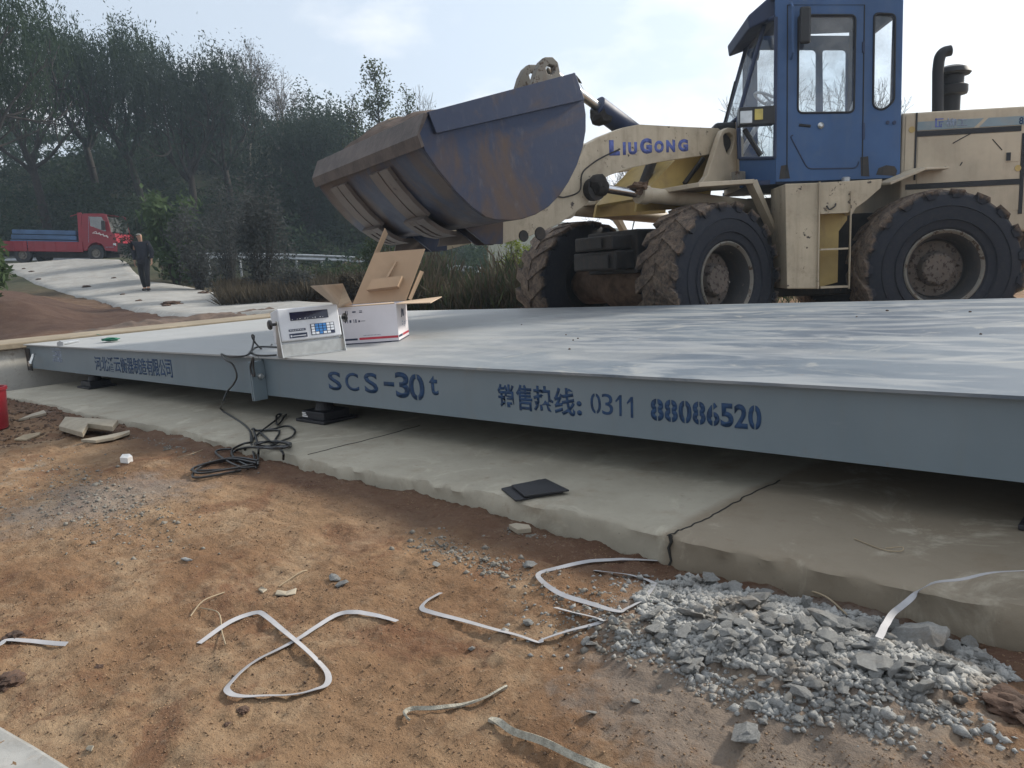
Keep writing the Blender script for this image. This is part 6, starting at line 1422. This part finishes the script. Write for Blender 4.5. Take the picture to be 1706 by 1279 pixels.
def poplar(px, py, q, top, wd, label, n=5200):
    b = base_at(px, py, q); H = zabove(b, px-.1*(py-top), top)-b[2]; r = tree_root('poplar_tree', b, label, 'tree'); tw = Twigs(); tw.add(np.zeros(3), np.array([0, 0, H]), .16, .012); Cs = []
    for k in range(70):
        z = H*rng.uniform(.22, .96); a = rng.uniform(0, 6.28); L = wd*.5*(1-(z/H)**2.2)*rng.uniform(.5, 1.15)+.2; p = np.array([0, 0, z]); e = p+np.array([math.cos(a)*L, math.sin(a)*L, L*rng.uniform(.9, 1.6)]); e[2] = min(e[2], H*1.02); tw.add(p, e, .025, .006)
        m = int(n/70); t = rng.uniform(.25, 1, (m, 1)); Cs.append(p+(e-p)*t+rng.normal(size=(m, 3))*.16)
    tw.mesh('trunk', M['bark'], r, 4); C_ = np.concatenate(Cs); C_ = C_[rng.random(len(C_)) < np.clip(1.25-C_[:, 2]/H*.85, .2, 1)]; V1, F1 = leafcloud(C_, .17, .09, .4); mesh_np('crown', V1, F1, M['poplar'], r); return r
poplar(652, 420, 44, 100, 3.0, 'tall pointed poplar behind the left part of the bucket')
poplar(700, 420, 46, 142, 2.2, 'shorter sparse poplar beside the tall pointed one', 2600); poplar(612, 420, 47, 155, 1.8, 'thin low poplar left of the tall pointed one', 2600)
# shrubs along the road and slope
shrub(288, 432, 26, 308, 105, 'fresh green leafy shrub behind the man', 'bright', 1500, .30, down=.7, clump=22)
shrub(330, 470, 24, 345, 90, 'grey-green shrub just right of the man', 'greyleaf', 3200, .12)
shrub(440, 492, 19, 300, 110, 'tall grey bushy shrub with dark stems in front of the guardrail', 'greyleaf', 5200, .10, clump=34)
shrub(385, 470, 27, 300, 90, 'dusky purple-grey shrub between the two grey shrubs', 'greyleaf', 3600, .11)
shrub(520, 425, 43, 250, 110, 'tall green feathery shrub left of the bucket teeth', 'willow2', 5200, .16, down=.7)
shrub(590, 425, 42, 330, 90, 'dark green shrub under the bucket corner', 'greenweed', 3600, .12)
shrub(500, 500, 17, 440, 80, 'low grey bush at the roadside behind the open box flap', 'greyleaf', 2400, .09); shrub(590, 505, 16, 455, 70, 'low brown bush behind the upright box lid', 'dryweed', 2000, .09)
shrub(240, 440, 31, 335, 80, 'dark shrub against the slope above the man', 'willow2', 2800, .14)
shrub(860, 470, 17, 385, 70, 'yellow-green shrub between the bucket and the far front wheel', 'yellowleaf', 2800, .09); shrub(648, 470, 22, 385, 80, 'olive shrub behind the box lid', 'poplar', 2800, .10)
shrub(-25, 455, 13, 385, 80, 'green shrub entering at the left edge of the picture', 'bright', 1500, .16, down=.5)
shrub(450, 420, 44, 290, 150, 'wide dark shrub on the slope behind the guardrail', 'willow', 4200, .17); shrub(560, 420, 45, 285, 140, 'wide olive shrub on the slope behind the guardrail', 'willow2', 4200, .17); shrub(680, 430, 43, 320, 140, 'broad shrub on the slope hidden behind the bucket', 'willow2', 3600, .17)
# undergrowth on the hillside, too dense to count
def slope_cover(name, n, q0, q1, a0, a1, hmax, leaf, mat, label, dens=-.2, seedo=0, cat='undergrowth'):
    q = np.sqrt(rng.uniform(q0*q0, q1*q1, n)); a = rng.uniform(a0, a1, n); X = q*fh[0]+a*q*rh[0]; Y = q*fh[1]+a*q*rh[1]
    f = fbm(X*.45+seedo, Y*.45, 3); k = (f > dens) & ~((q < 42) & (a < -.44)) & ~((q < 27) & (a < -.30)) & ~((q < 20) & (a < -.22)); X, Y, f = X[k], Y[k], f[k]; n = len(X)
    Z = height(X, Y, False)+rng.uniform(0, 1, n)**1.3*hmax*np.clip(.35+f*1.6, .1, 1.3); V1, F1 = leafcloud(np.stack([X, Y, Z], -1), leaf, leaf*.4, .5); return tag(mesh_np(name, V1, F1, M[mat]), label, cat, kind='stuff')
slope_cover('undergrowth', 150000, 38, 66, -1.0, -.02, 3.0, .28, 'willow', 'dense dark undergrowth covering the wooded slope')
slope_cover('undergrowth', 70000, 41, 60, -.62, -.05, 2.6, .21, 'willow2', 'grey-green undergrowth along the foot of the wooded slope', -.1, 5)
slope_cover('dry_brush', 22000, 18, 30, -.50, -.02, .55, .20, 'dryweed', 'dry brush and brambles beside the road', -.12, 9, 'brush')
slope_cover('green_brush', 24000, 18, 30, -.50, .06, .6, .18, 'greenweed', 'low green brush beside the road', -.15, 2, 'brush')
def weeds(name, n, px0, px1, q0, q1, hmax, mat, label, wd=.012):
    q = rng.uniform(q0, q1, n); a = (rng.uniform(px0, px1, n)-PCX)/FPX; X = q*fh[0]+a*q*rh[0]; Y = q*fh[1]+a*q*rh[1]; k = Y > 7.4; X, Y = X[k], Y[k]; n = len(X)
    Hh = hmax*rng.uniform(.35, 1, n)*np.clip(.75+fbm(X*1.4, Y*1.4, 3)*1.2, .3, 1.3); Z = height(X, Y, False); C_ = []; A_ = []; B_ = []
    ln_ = rng.normal(size=(n, 3))*.16; ln_[:, 2] = 1; ln_ = unit(ln_); t = rng.uniform(0, .85, n); L = .16+.3*rng.random(n)
    dv = unit(ln_+rng.normal(size=(n, 3))*.30); P = np.stack([X, Y, Z], -1)+ln_*(Hh*t)[:, None]
    V1, F1 = rhombs(P+dv*L[:, None]/2, dv*L[:, None]/2, unit(np.cross(dv, rng.normal(size=(n, 3))))*wd*rng.uniform(.6, 1.5, (n, 1))); return tag(mesh_np(name, V1, F1, M[mat]), label, 'weeds', kind='stuff')
weeds('dry_weeds', 24000, 655, 905, 12.6, 17, 1.35, 'dryweed', 'tall dry brown weeds standing behind the weighbridge'); weeds('green_weeds', 20000, 690, 960, 12.6, 18, 1.25, 'greenweed', 'tall green weeds standing behind the weighbridge')
weeds('roadside_grass', 16000, 380, 640, 16, 22, .32, 'dryweed', 'dry grass on the roadside verge'); weeds('far_weeds', 16000, 860, 1720, 14, 24, 1.0, 'greenweed', 'green weeds on the open ground behind the wheel loader')
# ------------------------------------------------------------------ guardrail along the far road
gr = tag(empty('guardrail'), 'long galvanised guardrail along the far road behind the truck and shrubs', 'guardrail')
GP = [dep(x, y, 38.5) for x, y in ((-200, 432), (60, 430), (171, 428), (297, 426.5), (448, 427), (571, 431), (640, 437), (800, 450))]
P = catmull(GP, 6); mb = MB()
prof = [(-.155, 0), (-.12, .03), (-.06, .03), (-.03, -.03), (.03, -.03), (.06, .03), (.12, .03), (.155, 0)]; pr_ = None
for i, p in enumerate(P):
    d = P[min(i+1, len(P)-1)]-P[max(i-1, 0)]; d = d/np.linalg.norm(d); s = np.array([d[1], -d[0], 0]); vs = [mb.bm.verts.new(tuple(p+s*(o+.08)+np.array([0, 0, z]))) for z, o in prof]
    if pr_:
        for k in range(len(vs)-1): mb.bm.faces.new((pr_[k], pr_[k+1], vs[k+1], vs[k]))
    pr_ = vs
rail = mb.build('rail', M['galv'], gr, smooth=True, auto=80); s_ = rail.modifiers.new('solid', 'SOLIDIFY'); s_.thickness = .006
for i in range(0, len(P), 2):
    p = P[i]; mb = MB(); z = gz(p[0], p[1]); mb.tube([(p[0], p[1], min(z, p[2]-.4)-.1), (p[0], p[1], p[2]+.16)], .06, 10); mb.build('post', M['galv'], gr, smooth=True)

# ------------------------------------------------------------------ thin autumn haze
hm = bpy.data.materials.new('haze_air'); hm.use_nodes = True; ht = hm.node_tree; ht.nodes.clear()
hv = ht.nodes.new('ShaderNodeVolumePrincipled'); ho = ht.nodes.new('ShaderNodeOutputMaterial'); hv.inputs['Color'].default_value = (.66, .82, 1.0, 1); hv.inputs['Density'].default_value = .0012; hv.inputs['Anisotropy'].default_value = .3
ht.links.new(hv.outputs[0], ho.inputs['Volume'])
mb = MB(); mb.box(-130, 60, -25, 130, -2.2, 42); tag(mb.build('haze', hm), 'thin pale haze hanging over the whole site', 'haze', kind='stuff')
